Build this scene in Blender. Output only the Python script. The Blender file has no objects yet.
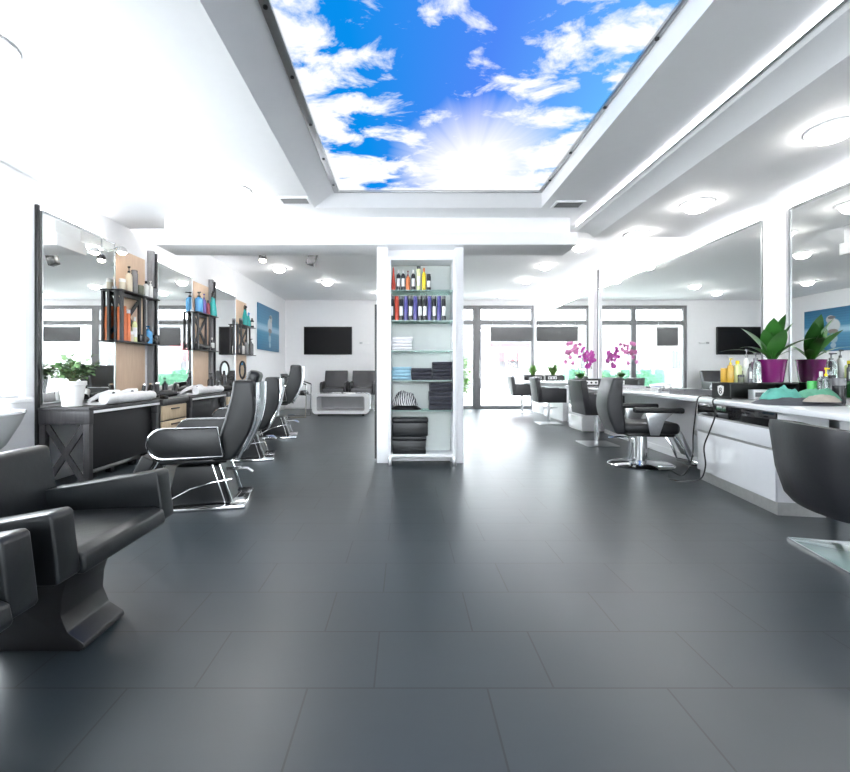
import bpy, bmesh, math, random
from mathutils import Vector, Matrix, noise
random.seed(7)
C = bpy.context.scene.collection
PI = math.pi
EYE = 1.02          # camera height, m
F = 420.0           # focal length in pixels of the 850-wide frame

# ------------------------------------------------------------------ materials
MATS = {}
def M(name, col, rough=0.5, metal=0.0, var=0.06, scale=12.0, bump=0.0, emit=0.0, trans=0.0, alpha=1.0, coat=0.0, spec=0.5, sheen=0.0):
    if name in MATS: return MATS[name]
    m = bpy.data.materials.new(name); m.use_nodes = True
    nt = m.node_tree; p = nt.nodes['Principled BSDF']
    tc = nt.nodes.new('ShaderNodeTexCoord'); nz = nt.nodes.new('ShaderNodeTexNoise')
    nz.inputs['Scale'].default_value = scale; nz.inputs['Detail'].default_value = 4
    nt.links.new(tc.outputs['Object'], nz.inputs['Vector'])
    mx = nt.nodes.new('ShaderNodeMixRGB'); mx.blend_type = 'MULTIPLY'; mx.inputs[0].default_value = 1
    mx.inputs[1].default_value = (*col, 1)
    rp = nt.nodes.new('ShaderNodeValToRGB')
    rp.color_ramp.elements[0].position = .3; rp.color_ramp.elements[1].position = .7
    lo = 1 - var
    rp.color_ramp.elements[0].color = (lo, lo, lo, 1); rp.color_ramp.elements[1].color = (1, 1, 1, 1)
    nt.links.new(nz.outputs['Fac'], rp.inputs[0]); nt.links.new(rp.outputs[0], mx.inputs[2])
    nt.links.new(mx.outputs[0], p.inputs['Base Color'])
    p.inputs['Roughness'].default_value = rough; p.inputs['Metallic'].default_value = metal
    p.inputs['Specular IOR Level'].default_value = spec
    p.inputs['Coat Weight'].default_value = coat; p.inputs['Sheen Weight'].default_value = sheen
    p.inputs['Transmission Weight'].default_value = trans; p.inputs['Alpha'].default_value = alpha
    if emit:
        nt.links.new(mx.outputs[0], p.inputs['Emission Color']); p.inputs['Emission Strength'].default_value = emit
    if bump:
        b = nt.nodes.new('ShaderNodeBump'); b.inputs['Strength'].default_value = bump; b.inputs['Distance'].default_value = .01
        n2 = nt.nodes.new('ShaderNodeTexNoise'); n2.inputs['Scale'].default_value = scale * 5; n2.inputs['Detail'].default_value = 3
        nt.links.new(tc.outputs['Object'], n2.inputs['Vector'])
        nt.links.new(n2.outputs['Fac'], b.inputs['Height']); nt.links.new(b.outputs[0], p.inputs['Normal'])
    MATS[name] = m
    return m

def wood(name, c1, c2, scale=6):
    if name in MATS: return MATS[name]
    m = M(name, c1, .5)
    nt = m.node_tree; p = nt.nodes['Principled BSDF']
    tc = nt.nodes.new('ShaderNodeTexCoord'); mp = nt.nodes.new('ShaderNodeMapping'); mp.inputs['Scale'].default_value = (8, 8, .8)
    w = nt.nodes.new('ShaderNodeTexNoise'); w.inputs['Scale'].default_value = scale; w.inputs['Detail'].default_value = 6
    r = nt.nodes.new('ShaderNodeValToRGB'); r.color_ramp.elements[0].position = .3; r.color_ramp.elements[1].position = .7
    r.color_ramp.elements[0].color = (*c1, 1); r.color_ramp.elements[1].color = (*c2, 1)
    nt.links.new(tc.outputs['Object'], mp.inputs[0]); nt.links.new(mp.outputs[0], w.inputs['Vector'])
    nt.links.new(w.outputs['Fac'], r.inputs[0]); nt.links.new(r.outputs[0], p.inputs['Base Color'])
    return m

def glass_pane(name, tint=(1, 1, 1), gloss=.06):
    m = bpy.data.materials.new(name); m.use_nodes = True; nt = m.node_tree
    nt.nodes.remove(nt.nodes['Principled BSDF'])
    t = nt.nodes.new('ShaderNodeBsdfTransparent'); t.inputs[0].default_value = (*tint, 1)
    g = nt.nodes.new('ShaderNodeBsdfGlossy'); g.inputs['Roughness'].default_value = .02
    x = nt.nodes.new('ShaderNodeMixShader'); x.inputs[0].default_value = gloss
    nt.links.new(t.outputs[0], x.inputs[1]); nt.links.new(g.outputs[0], x.inputs[2])
    nt.links.new(x.outputs[0], nt.nodes['Material Output'].inputs[0])
    MATS[name] = m
    return m

wall_m = M('white_paint', (.93, .93, .94), .6, var=.02)
ceil_m = M('ceiling_paint', (.95, .95, .955), .7, var=.015)
satin_white = M('satin_white', (.9, .9, .91), .3, var=.02)
gloss_white = M('gloss_white', (.9, .91, .92), .12, var=.02, coat=.5)
tower_in = M('tower_inside', (.66, .70, .67), .4, var=.03)
leather = M('black_leather', (.0065, .0075, .009), .4, var=.3, scale=8, bump=.08)
leather_g = M('charcoal_leather', (.015, .0155, .019), .44, var=.25, scale=8, bump=.08)
leather_a = M('armchair_leather', (.008, .010, .0118), .34, var=.35, scale=5, bump=.1)
leather_l = M('grey_leather', (.05, .05, .055), .4, var=.2, scale=8, bump=.06)
black_pl = M('black_plastic', (.008, .008, .009), .35, var=.2)
black_gl = M('black_gloss', (.006, .006, .007), .06, var=.1, coat=.6)
screen_m = M('screen_black', (.003, .003, .004), .45, var=.1, spec=.15)
chrome = M('chrome', (.86, .87, .88), .1, 1.0, var=.05)
steel = M('brushed_steel', (.5, .51, .52), .28, 1.0, var=.1, scale=40)
plinth_m = M('plinth_metal', (.5, .5, .49), .4, .6, var=.12, scale=30)
mirror_m = M('mirror_silver', (.93, .95, .94), .0, 1.0, var=.0)
frame_g = M('window_grey', (.24, .24, .25), .45, var=.08)
blind_m = M('blind_grey', (.17, .17, .175), .7, var=.06)
tan = wood('tan_wood', (.66, .47, .33), (.74, .55, .4))
pale_wood = wood('pale_wood', (.55, .42, .27), (.68, .54, .37))
dark_wood = wood('grey_wood', (.022, .021, .023), (.05, .047, .05))
black_wood = wood('black_wood', (.012, .012, .014), (.03, .03, .032))
towel_w = M('white_towel', (.88, .87, .88), .9, var=.08, scale=30, bump=.5, sheen=.3)
towel_b = M('blue_towel', (.33, .55, .66), .9, var=.12, scale=30, bump=.5, sheen=.3)
towel_d = M('slate_towel', (.03, .03, .045), .9, var=.2, scale=30, bump=.5, sheen=.2)
cloth_t = M('turquoise_cloth', (.13, .45, .37), .85, var=.2, scale=14, bump=.5)
cloth_g = M('green_cloth', (.14, .42, .28), .85, var=.2, scale=14, bump=.5)
cloth_k = M('grey_cloth', (.07, .075, .09), .85, var=.3, scale=14, bump=.5)
cloth_c = M('beige_cloth', (.4, .36, .31), .85, var=.15, scale=14, bump=.5)
pane = glass_pane('window_glass', (.97, .98, .98))
shelf_glass = glass_pane('shelf_glass', (.80, .92, .88), .12)
clear_b = M('clear_bottle', (.8, .88, .87), .1, var=.05, trans=.85)
emit_w = M('lamp_white', (1, .98, .95), .4, var=0, emit=17)
emit_warm = M('lamp_warm', (1, .86, .66), .4, var=0, emit=14)
leaf_m = M('leaf_green', (.045, .2, .03), .3, var=.35, scale=10)
leaf_d = M('leaf_dark', (.03, .12, .035), .3, var=.35, scale=10)
leaf_y = M('leaf_bright', (.2, .42, .08), .5, var=.35, scale=20)
leaf_s = M('leaf_soft', (.16, .3, .12), .5, var=.4, scale=20)
purple = M('purple_pot', (.22, .012, .15), .2, var=.15, coat=.4)
pot_w = M('white_pot', (.88, .86, .84), .35, var=.04)
soil = M('soil', (.3, .16, .09), .95, var=.5, scale=60, bump=.6)
petal_p = M('petal_pink', (.72, .22, .5), .6, var=.3, scale=25)
petal_m = M('petal_magenta', (.6, .08, .45), .6, var=.3, scale=25)
stem_m = M('plant_stem', (.18, .22, .08), .6, var=.3)
def bcol(n, c, r=.25): return M('bottle_' + n, c, r, var=.08, scale=20)
b_red = bcol('red', (.72, .09, .05)); b_org = bcol('orange', (.78, .2, .06)); b_yel = bcol('yellow', (.86, .66, .03))
b_blk = bcol('black', (.02, .02, .024)); b_pur = bcol('violet', (.1, .09, .32)); b_wht = bcol('white', (.85, .85, .83))
b_blu = bcol('blue', (.03, .22, .5)); b_sky = bcol('sky_blue', (.1, .38, .72)); b_tea = bcol('teal', (.02, .38, .38))
b_dkr = bcol('maroon', (.22, .03, .05)); b_plm = bcol('plum', (.16, .1, .4)); b_bei = bcol('beige', (.72, .64, .5)); b_grn = bcol('green', (.08, .5, .12))
b_gld = bcol('gold', (.7, .42, .05)); b_lim = bcol('lime', (.75, .8, .4)); b_olv = bcol('olive', (.14, .15, .1)); b_gry = bcol('grey', (.18, .18, .19))

# ------------------------------------------------------------------ mesh builder
class B:
    def __init__(s): s.bm = bmesh.new()
    def _add(s, vs, fs):
        v = [s.bm.verts.new(p) for p in vs]
        out = []
        for f in fs:
            try: out.append(s.bm.faces.new([v[i] for i in f]))
            except ValueError: pass
        return v, out
    def box(s, x0, x1, y0, y1, z0, z1, bevel=0, seg=2):
        vs = [(x, y, z) for x in (x0, x1) for y in (y0, y1) for z in (z0, z1)]
        fs = [(0, 1, 3, 2), (4, 6, 7, 5), (0, 4, 5, 1), (2, 3, 7, 6), (0, 2, 6, 4), (1, 5, 7, 3)]
        v, f = s._add(vs, fs)
        if bevel: s._bev(f, bevel, seg)
        return s
    def _bev(s, faces, w, seg):
        es = list({e for f in faces for e in f.edges})
        bmesh.ops.recalc_face_normals(s.bm, faces=faces)
        bmesh.ops.bevel(s.bm, geom=es, offset=w, offset_type='OFFSET', segments=seg, profile=.5, affect='EDGES', clamp_overlap=True)
    def prism(s, poly, axis, a, b, bevel=0, seg=2):
        """poly in the two other axes (x,y,z order), extruded along axis from a to b"""
        def pt(p, t):
            if axis == 'x': return (t, p[0], p[1])
            if axis == 'y': return (p[0], t, p[1])
            return (p[0], p[1], t)
        n = len(poly)
        vs = [pt(p, a) for p in poly] + [pt(p, b) for p in poly]
        fs = [tuple(range(n)), tuple(range(2 * n - 1, n - 1, -1))] + [(i, i + n, (i + 1) % n + n, (i + 1) % n) for i in range(n)]
        v, f = s._add(vs, fs)
        if bevel: s._bev(f, bevel, seg)
        return s
    def tube(s, pts, r, n=8, closed=False, cap=True):
        pts = [Vector(p) for p in pts]; m = len(pts)
        rs = r if isinstance(r, (list, tuple)) else [r] * m
        rings = []; up = Vector((0, 0, 1)); ref = None
        for i, p in enumerate(pts):
            a = pts[(i - 1) % m] if (closed or i > 0) else pts[i]
            b = pts[(i + 1) % m] if (closed or i < m - 1) else pts[i]
            d = (b - a).normalized() if (b - a).length > 1e-9 else up
            if ref is None: ref = d.orthogonal().normalized()
            ref = (ref - d * ref.dot(d))
            ref = ref.normalized() if ref.length > 1e-6 else d.orthogonal().normalized()
            q = d.cross(ref)
            rings.append([s.bm.verts.new(p + (ref * math.cos(2 * PI * k / n) + q * math.sin(2 * PI * k / n)) * rs[i]) for k in range(n)])
        for i in range(m if closed else m - 1):
            A, Bq = rings[i], rings[(i + 1) % m]
            for k in range(n):
                s.bm.faces.new([A[k], A[(k + 1) % n], Bq[(k + 1) % n], Bq[k]])
        if cap and not closed:
            s.bm.faces.new(rings[0][::-1]); s.bm.faces.new(rings[-1])
        return s
    def cyl(s, p0, p1, r, n=16): return s.tube([p0, p1], r, n)
    def lathe(s, prof, c=(0, 0, 0), n=20, sx=1, sy=1):
        rings = []
        for r, z in prof:
            rings.append([s.bm.verts.new((c[0] + r * sx * math.cos(2 * PI * k / n), c[1] + r * sy * math.sin(2 * PI * k / n), c[2] + z)) for k in range(n)])
        for A, Bq in zip(rings, rings[1:]):
            for k in range(n): s.bm.faces.new([A[k], A[(k + 1) % n], Bq[(k + 1) % n], Bq[k]])
        s.bm.faces.new(rings[0][::-1]); s.bm.faces.new(rings[-1])
        return s
    def ell(s, c, r, n=14):
        M4 = Matrix.Translation(c) @ Matrix.Diagonal((r[0], r[1], r[2], 1))
        bmesh.ops.create_uvsphere(s.bm, u_segments=n, v_segments=max(6, n // 2 + 1), radius=1, matrix=M4)
        return s
    def xf(s, mat): bmesh.ops.transform(s.bm, matrix=mat, verts=s.bm.verts); return s
    def leaf(s, base, az, length, width, lift, droop, n=8, fold=.15):
        """a pointed leaf that rises and arches over"""
        c, sn = math.cos(az), math.sin(az)
        L, Cn, R = [], [], []
        ang = lift; x = 0; z = 0
        for i in range(n + 1):
            t = i / n
            w = width * (math.sin(PI * min(1, t * .93 + .07)) ** .75) * .5
            if i == n: w = .0015
            fx, fz = x, z
            for lst, sd in ((L, 1), (Cn, 0), (R, -1)):
                lst.append(s.bm.verts.new((base[0] + fx * c - sd * w * sn, base[1] + fx * sn + sd * w * c, base[2] + fz + abs(sd) * w * fold)))
            x += math.cos(ang) * length / n; z += math.sin(ang) * length / n; ang -= droop / n
        for i in range(n):
            s.bm.faces.new([L[i], Cn[i], Cn[i + 1], L[i + 1]]); s.bm.faces.new([Cn[i], R[i], R[i + 1], Cn[i + 1]])
        return s
    def lump(s, cx, cy, z, rx, ry, h, seed=0, n=22, amp=.35):
        """a crumpled heap of cloth with a flat underside"""
        g = {}
        for i in range(n + 1):
            for j in range(n + 1):
                u, v = i / n * 2 - 1, j / n * 2 - 1
                a, b = u * math.sqrt(1 - v * v / 2), v * math.sqrt(1 - u * u / 2)
                d = min(1, math.hypot(a, b))
                k = noise.noise(Vector((a * 2.3 + seed * 7.1, b * 2.3, seed)))
                k2 = noise.noise(Vector((a * 6 + seed, b * 6, seed * 3)))
                hh = h * (1 - d ** 3.5) * (1 + amp * k + amp * .5 * k2) + .001
                rr = 1 + .12 * noise.noise(Vector((math.cos(math.atan2(b, a)) * 1.5 + seed, math.sin(math.atan2(b, a)) * 1.5, 2.2)))
                g[i, j] = s.bm.verts.new((cx + a * rx * rr, cy + b * ry * rr, z + max(.002, hh)))
        for i in range(n):
            for j in range(n): s.bm.faces.new([g[i, j], g[i + 1, j], g[i + 1, j + 1], g[i, j + 1]])
        rim = [g[i, 0] for i in range(n)] + [g[n, j] for j in range(n)] + [g[i, n] for i in range(n, 0, -1)] + [g[0, j] for j in range(n, 0, -1)]
        low = [s.bm.verts.new((v.co.x, v.co.y, z)) for v in rim]
        k = len(rim)
        for i in range(k): s.bm.faces.new([rim[i], low[i], low[(i + 1) % k], rim[(i + 1) % k]])
        s.bm.faces.new(low)
        return s
    def build(s, name, mat, parent=None, loc=None, rz=0, ang=.6):
        bmesh.ops.recalc_face_normals(s.bm, faces=s.bm.faces)
        me = bpy.data.meshes.new(name); s.bm.to_mesh(me); s.bm.free()
        me.materials.append(mat)
        for p in me.polygons: p.use_smooth = True
        try: me.set_sharp_from_angle(angle=ang)
        except Exception: pass
        o = bpy.data.objects.new(name, me); C.objects.link(o)
        if parent: o.parent = parent
        if loc: o.location = loc
        o.rotation_euler.z = rz
        return o

def tag(o, label=None, cat=None, group=None, kind=None):
    if label: o['label'] = label
    if cat: o['category'] = cat
    if group: o['group'] = group
    if kind: o['kind'] = kind
    return o
def thing(name, label, cat, loc=(0, 0, 0), rz=0, group=None):
    o = bpy.data.objects.new(name, None); C.objects.link(o); o.empty_display_size = .1
    o.location = loc; o.rotation_euler.z = rz
    return tag(o, label, cat, group)
def struct(name, b, m, parent=None, label=None, cat='room'):
    o = b.build(name, m, parent)
    if not parent: tag(o, label or name.replace('_', ' '), cat, kind='structure')
    return o
def dup(root, loc, rz, label, group=None):
    r = root.copy(); C.objects.link(r); r.location = loc; r.rotation_euler.z = rz; r['label'] = label
    if group: r['group'] = group
    for ch in list(root.children):
        c = ch.copy(); C.objects.link(c); c.parent = r
        for g in list(ch.children):
            d = g.copy(); C.objects.link(d); d.parent = c
    return r

# ------------------------------------------------------------------ camera
cam = bpy.data.cameras.new('camera'); co = bpy.data.objects.new('camera', cam); C.objects.link(co)
co.location = (0, 0, EYE); co.rotation_euler = (PI / 2, 0, 0)
cam.sensor_width = 36; cam.lens = 36 * F / 850; cam.shift_x = 20 / 850; cam.shift_y = -14 / 850
cam.clip_start = .05; cam.clip_end = 200
bpy.context.scene.camera = co

# ------------------------------------------------------------------ room shell
XL, XR, YF, YB = -3.31, 3.58, 11.6, -3.2
ZC, ZC2 = 2.74, 3.0

def floor_mat():
    m = bpy.data.materials.new('floor_tiles'); m.use_nodes = True; nt = m.node_tree; p = nt.nodes['Principled BSDF']
    tc = nt.nodes.new('ShaderNodeTexCoord'); mp = nt.nodes.new('ShaderNodeMapping'); mp.inputs['Location'].default_value = (.1, .12, 0)
    br = nt.nodes.new('ShaderNodeTexBrick')
    br.inputs['Scale'].default_value = 1; br.inputs['Brick Width'].default_value = .58; br.inputs['Row Height'].default_value = .295
    br.inputs['Mortar Size'].default_value = .0032; br.inputs['Mortar Smooth'].default_value = .1; br.offset = .37
    br.inputs['Color1'].default_value = (.028, .037, .043, 1); br.inputs['Color2'].default_value = (.024, .032, .038, 1)
    br.inputs['Mortar'].default_value = (.008, .009, .01, 1)
    n = nt.nodes.new('ShaderNodeTexNoise'); n.inputs['Scale'].default_value = 3; n.inputs['Detail'].default_value = 8; n.inputs['Roughness'].default_value = .7
    mp2 = nt.nodes.new('ShaderNodeMapping'); mp2.inputs['Scale'].default_value = (1, 5, 1)
    r = nt.nodes.new('ShaderNodeValToRGB'); r.color_ramp.elements[0].color = (.82, .82, .82, 1); r.color_ramp.elements[1].color = (1.15, 1.15, 1.15, 1)
    mx = nt.nodes.new('ShaderNodeMixRGB'); mx.blend_type = 'MULTIPLY'; mx.inputs[0].default_value = 1
    nt.links.new(tc.outputs['Object'], mp.inputs[0]); nt.links.new(mp.outputs[0], br.inputs['Vector'])
    nt.links.new(tc.outputs['Object'], mp2.inputs[0]); nt.links.new(mp2.outputs[0], n.inputs['Vector'])
    nt.links.new(n.outputs['Fac'], r.inputs[0]); nt.links.new(br.outputs['Color'], mx.inputs[1]); nt.links.new(r.outputs[0], mx.inputs[2])
    nt.links.new(mx.outputs[0], p.inputs['Base Color'])
    rr = nt.nodes.new('ShaderNodeMapRange'); rr.inputs['To Min'].default_value = .32; rr.inputs['To Max'].default_value = .42
    nt.links.new(n.outputs['Fac'], rr.inputs['Value']); nt.links.new(rr.outputs[0], p.inputs['Roughness'])
    b = nt.nodes.new('ShaderNodeBump'); b.inputs['Strength'].default_value = .15; b.inputs['Distance'].default_value = .002
    nt.links.new(br.outputs['Fac'], b.inputs['Height']); b.invert = True; nt.links.new(b.outputs[0], p.inputs['Normal'])
    p.inputs['Specular IOR Level'].default_value = .75
    return m
struct('floor', B().box(XL - .2, XR + .2, YB, YF + .15, -.1, 0), floor_mat(), label='dark grey tiled salon floor', cat='floor')

# left wall with one window opening
WY0, WY1, WZ0, WZ1 = 1.6, 3.66, .80, 2.52
b = B(); x0, x1 = XL - .2, XL
b.box(x0, x1, YB, WY0, 0, ZC2 + .1).box(x0, x1, WY1, YF + .2, 0, ZC2 + .1)
b.box(x0, x1, WY0, WY1, 0, WZ0).box(x0, x1, WY0, WY1, WZ1, ZC2 + .1)
struct('wall_left', b, wall_m, label='white left wall behind the barber mirrors', cat='wall')
struct('wall_right', B().box(XR, XR + .2, YB, YF + .2, 0, ZC2 + .1), wall_m, label='white right wall behind the long mirrors', cat='wall')
# far wall: solid left of the glazing, header above it
GX0, GX1, GZ = -.68, 3.56, 2.86
b = B(); b.box(XL, GX0, YF, YF + .2, 0, ZC2 + .1).box(GX0, XR, YF, YF + .2, GZ, ZC2 + .1)
struct('wall_far', b, wall_m, label='white far wall around the shopfront glazing', cat='wall')
# unseen back wall; its window is added to let in sky fill light
b = B(); b.box(XL, XR, YB - .2, YB, 2.6, ZC2 + .1).box(XL, -2.2, YB - .2, YB, 0, 2.6).box(2.2, XR, YB - .2, YB, 0, 2.6).box(-2.2, 2.2, YB - .2, YB, 0, .9)
struct('wall_back', b, wall_m, label='white back wall around the added rear window', cat='wall')
o = struct('window_1', B().box(-2.2, -2.14, YB - .1, YB - .04, .9, 2.6).box(2.14, 2.2, YB - .1, YB - .04, .9, 2.6).box(-.05, .05, YB - .1, YB - .04, .9, 2.6), frame_g, label='unseen rear window added for sky fill light', cat='window')
struct('window_pane', B().box(-2.15, 2.15, YB - .075, YB - .07, .9, 2.6), pane, o)
# left window (mostly out of frame, overexposed)
o = struct('window_2', B().box(XL - .12, XL - .05, WY0, WY0 + .06, WZ0, WZ1).box(XL - .12, XL - .05, WY1 - .05, WY1, WZ0, WZ1).box(XL - .12, XL - .05, WY0 + .06, WY1 - .05, WZ0, WZ0 + .05).box(XL - .12, XL - .05, WY0 + .06, WY1 - .05, WZ1 - .05, WZ1), satin_white, label='bright white window at the left edge', cat='window')
struct('window_pane', B().box(XL - .09, XL - .085, WY0 + .05, WY1 - .04, WZ0 + .04, WZ1 - .04), pane, o)
struct('window_sill', B().box(XL - .12, XL + .05, WY0, WY1 + .03, WZ0 - .04, WZ0, .008), satin_white, o)

# ceiling with the recess for the backlit sky
HX0, HX1, HY0, HY1 = -.95, 1.43, .7, 4.40
SX0, SX1, SY0, SY1, SZ = -.725, 1.395, .8, 4.29, 2.86
YS = 5.05
b = B()
b.box(XL, HX0, YB, YS, ZC, ZC2 + .1).box(HX1, XR, YB, YS, ZC, ZC2 + .1)
b.box(HX0, HX1, YB, HY0, ZC, ZC2 + .1).box(HX0, HX1, HY1, YS, ZC, ZC2 + .1)
b.box(XL, XR, YS, YF, ZC2, ZC2 + .1)
b.box(HX0, HX1, HY0, HY1, SZ + .06, ZC2 + .1)
struct('ceiling', b, ceil_m, label='white ceiling with a recess for the sky panel', cat='ceiling')
# sloping reveals of the recess
b = B()
b.prism([(HX0, ZC), (SX0, SZ), (SX0, SZ + .06), (HX0, SZ + .06)], 'y', HY0, HY1)
b.prism([(HX1, ZC), (SX1, SZ), (SX1, SZ + .06), (HX1, SZ + .06)], 'y', HY0, HY1)
b.prism([(HY1, ZC), (SY1, SZ), (SY1, SZ + .06), (HY1, SZ + .06)], 'x', HX0, HX1)
struct('trim_1', b, satin_white, label='white sloping reveal around the sky panel', cat='trim')
# right-hand bulkhead and the cross beam
b = B(); b.prism([(2.02, ZC), (2.06, ZC - .035), (2.2, ZC - .05), (2.27, ZC - .1), (XR, ZC - .1), (XR, ZC)], 'y', YB, YS)
struct('trim_2', b, ceil_m, label='stepped white bulkhead over the right counter', cat='trim')
CZR = ZC - .1
b = B(); b.box(-2.75, 1.9, 4.62, YS, 2.42, 2.56, .006).box(-2.68, 1.84, 4.68, YS, 2.56, ZC)
struct('trim_3', b, ceil_m, label='white cross beam over the shelf tower', cat='beam')
# pillar behind the shelf tower
b = B(); b.box(-.315, .655, 4.83, 5.05, 0, 2.42).box(.56, .655, 4.70, 4.83, 0, 2.42, .004).box(-.315, -.19, 4.70, 4.83, 0, 2.42, .004)
struct('pillar', b, wall_m, label='white pillar holding the shelf tower', cat='pillar')
struct('trim_4', B().box(-.35, -.318, 4.85, 4.9, .02, 1.8), black_pl, label='dark vertical strip on the left side of the pillar', cat='trim')
# baseboards
struct('baseboard_left', B().box(XL, XL + .015, YB, YF, 0, .08, .003), satin_white, label='white baseboard on the left wall', cat='baseboard')
struct('baseboard_far', B().box(XL + .02, GX0 - .02, YF - .015, YF, 0, .08, .003), satin_white, label='white baseboard under the television', cat='baseboard')

# far shopfront: three glazed units with dark grey frames
def glazing(name, label, xs0, xs1, stile_l, stile_r, rail=.09, y=YF + .02):
    b = B(); y1 = y + .1
    b.box(xs0, xs0 + stile_l, y, y1, 0, GZ, .006).box(xs1 - stile_r, xs1, y, y1, 0, GZ, .006)
    b.box(xs0 + stile_l, xs1 - stile_r, y, y1, GZ - .10, GZ, .006)
    b.box(xs0 + stile_l, xs1 - stile_r, y, y1, 2.33, 2.45, .006)
    b.box(xs0 + stile_l, xs1 - stile_r, y, y1, 0, rail, .006)
    o = struct(name, b, frame_g, label=label, cat='window')
    struct('window_pane', B().box(xs0 + stile_l - .01, xs1 - stile_r + .01, y + .04, y + .046, rail - .01, 2.34), pane, o)
    struct('window_pane', B().box(xs0 + stile_l - .01, xs1 - stile_r + .01, y + .04, y + .046, 2.44, GZ - .09), pane, o)
    return o
glazing('window_3', 'grey framed shopfront window behind the shelf tower', GX0, .80, .1, .08)
glazing('window_4', 'narrow grey framed shopfront window beside the tower', .80, 1.93, .06, .05)
d1 = glazing('door_1', 'grey framed glass shop door in the far wall', 1.93, GX1, .17, .07)
tag(d1, cat='door')
struct('door_handle', B().tube([(2.06, YF - .03, .85), (2.06, YF - .03, 1.35)], .014).cyl((2.06, YF - .03, .9), (2.06, YF + .03, .9), .01).cyl((2.06, YF - .03, 1.3), (2.06, YF + .03, 1.3), .01), steel, d1)
def blind(xa, xb, z0, z1, label):
    t = thing('window_blind', label, 'blind', (0, YF - .03, 0), group='grey blinds on the shopfront')
    B().box(xa, xb, -.008, .008, z0, z1, .003).build('blind_panel', blind_m, t)
    B().cyl((xa - .01, 0, z1), (xb + .01, 0, z1), .02).build('roller', steel, t)
    for q in (xa + .06, xb - .06): B().cyl((q, .008, z1), (q, .03, 2.40), .008, 6).build('bracket', steel, t)
blind(2.36, 3.5, 1.86, 2.26, 'wide grey blind hanging in the glass shop door')
blind(-.40, .18, 1.74, 2.24, 'small square grey blind in the window hidden by the tower')

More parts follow.
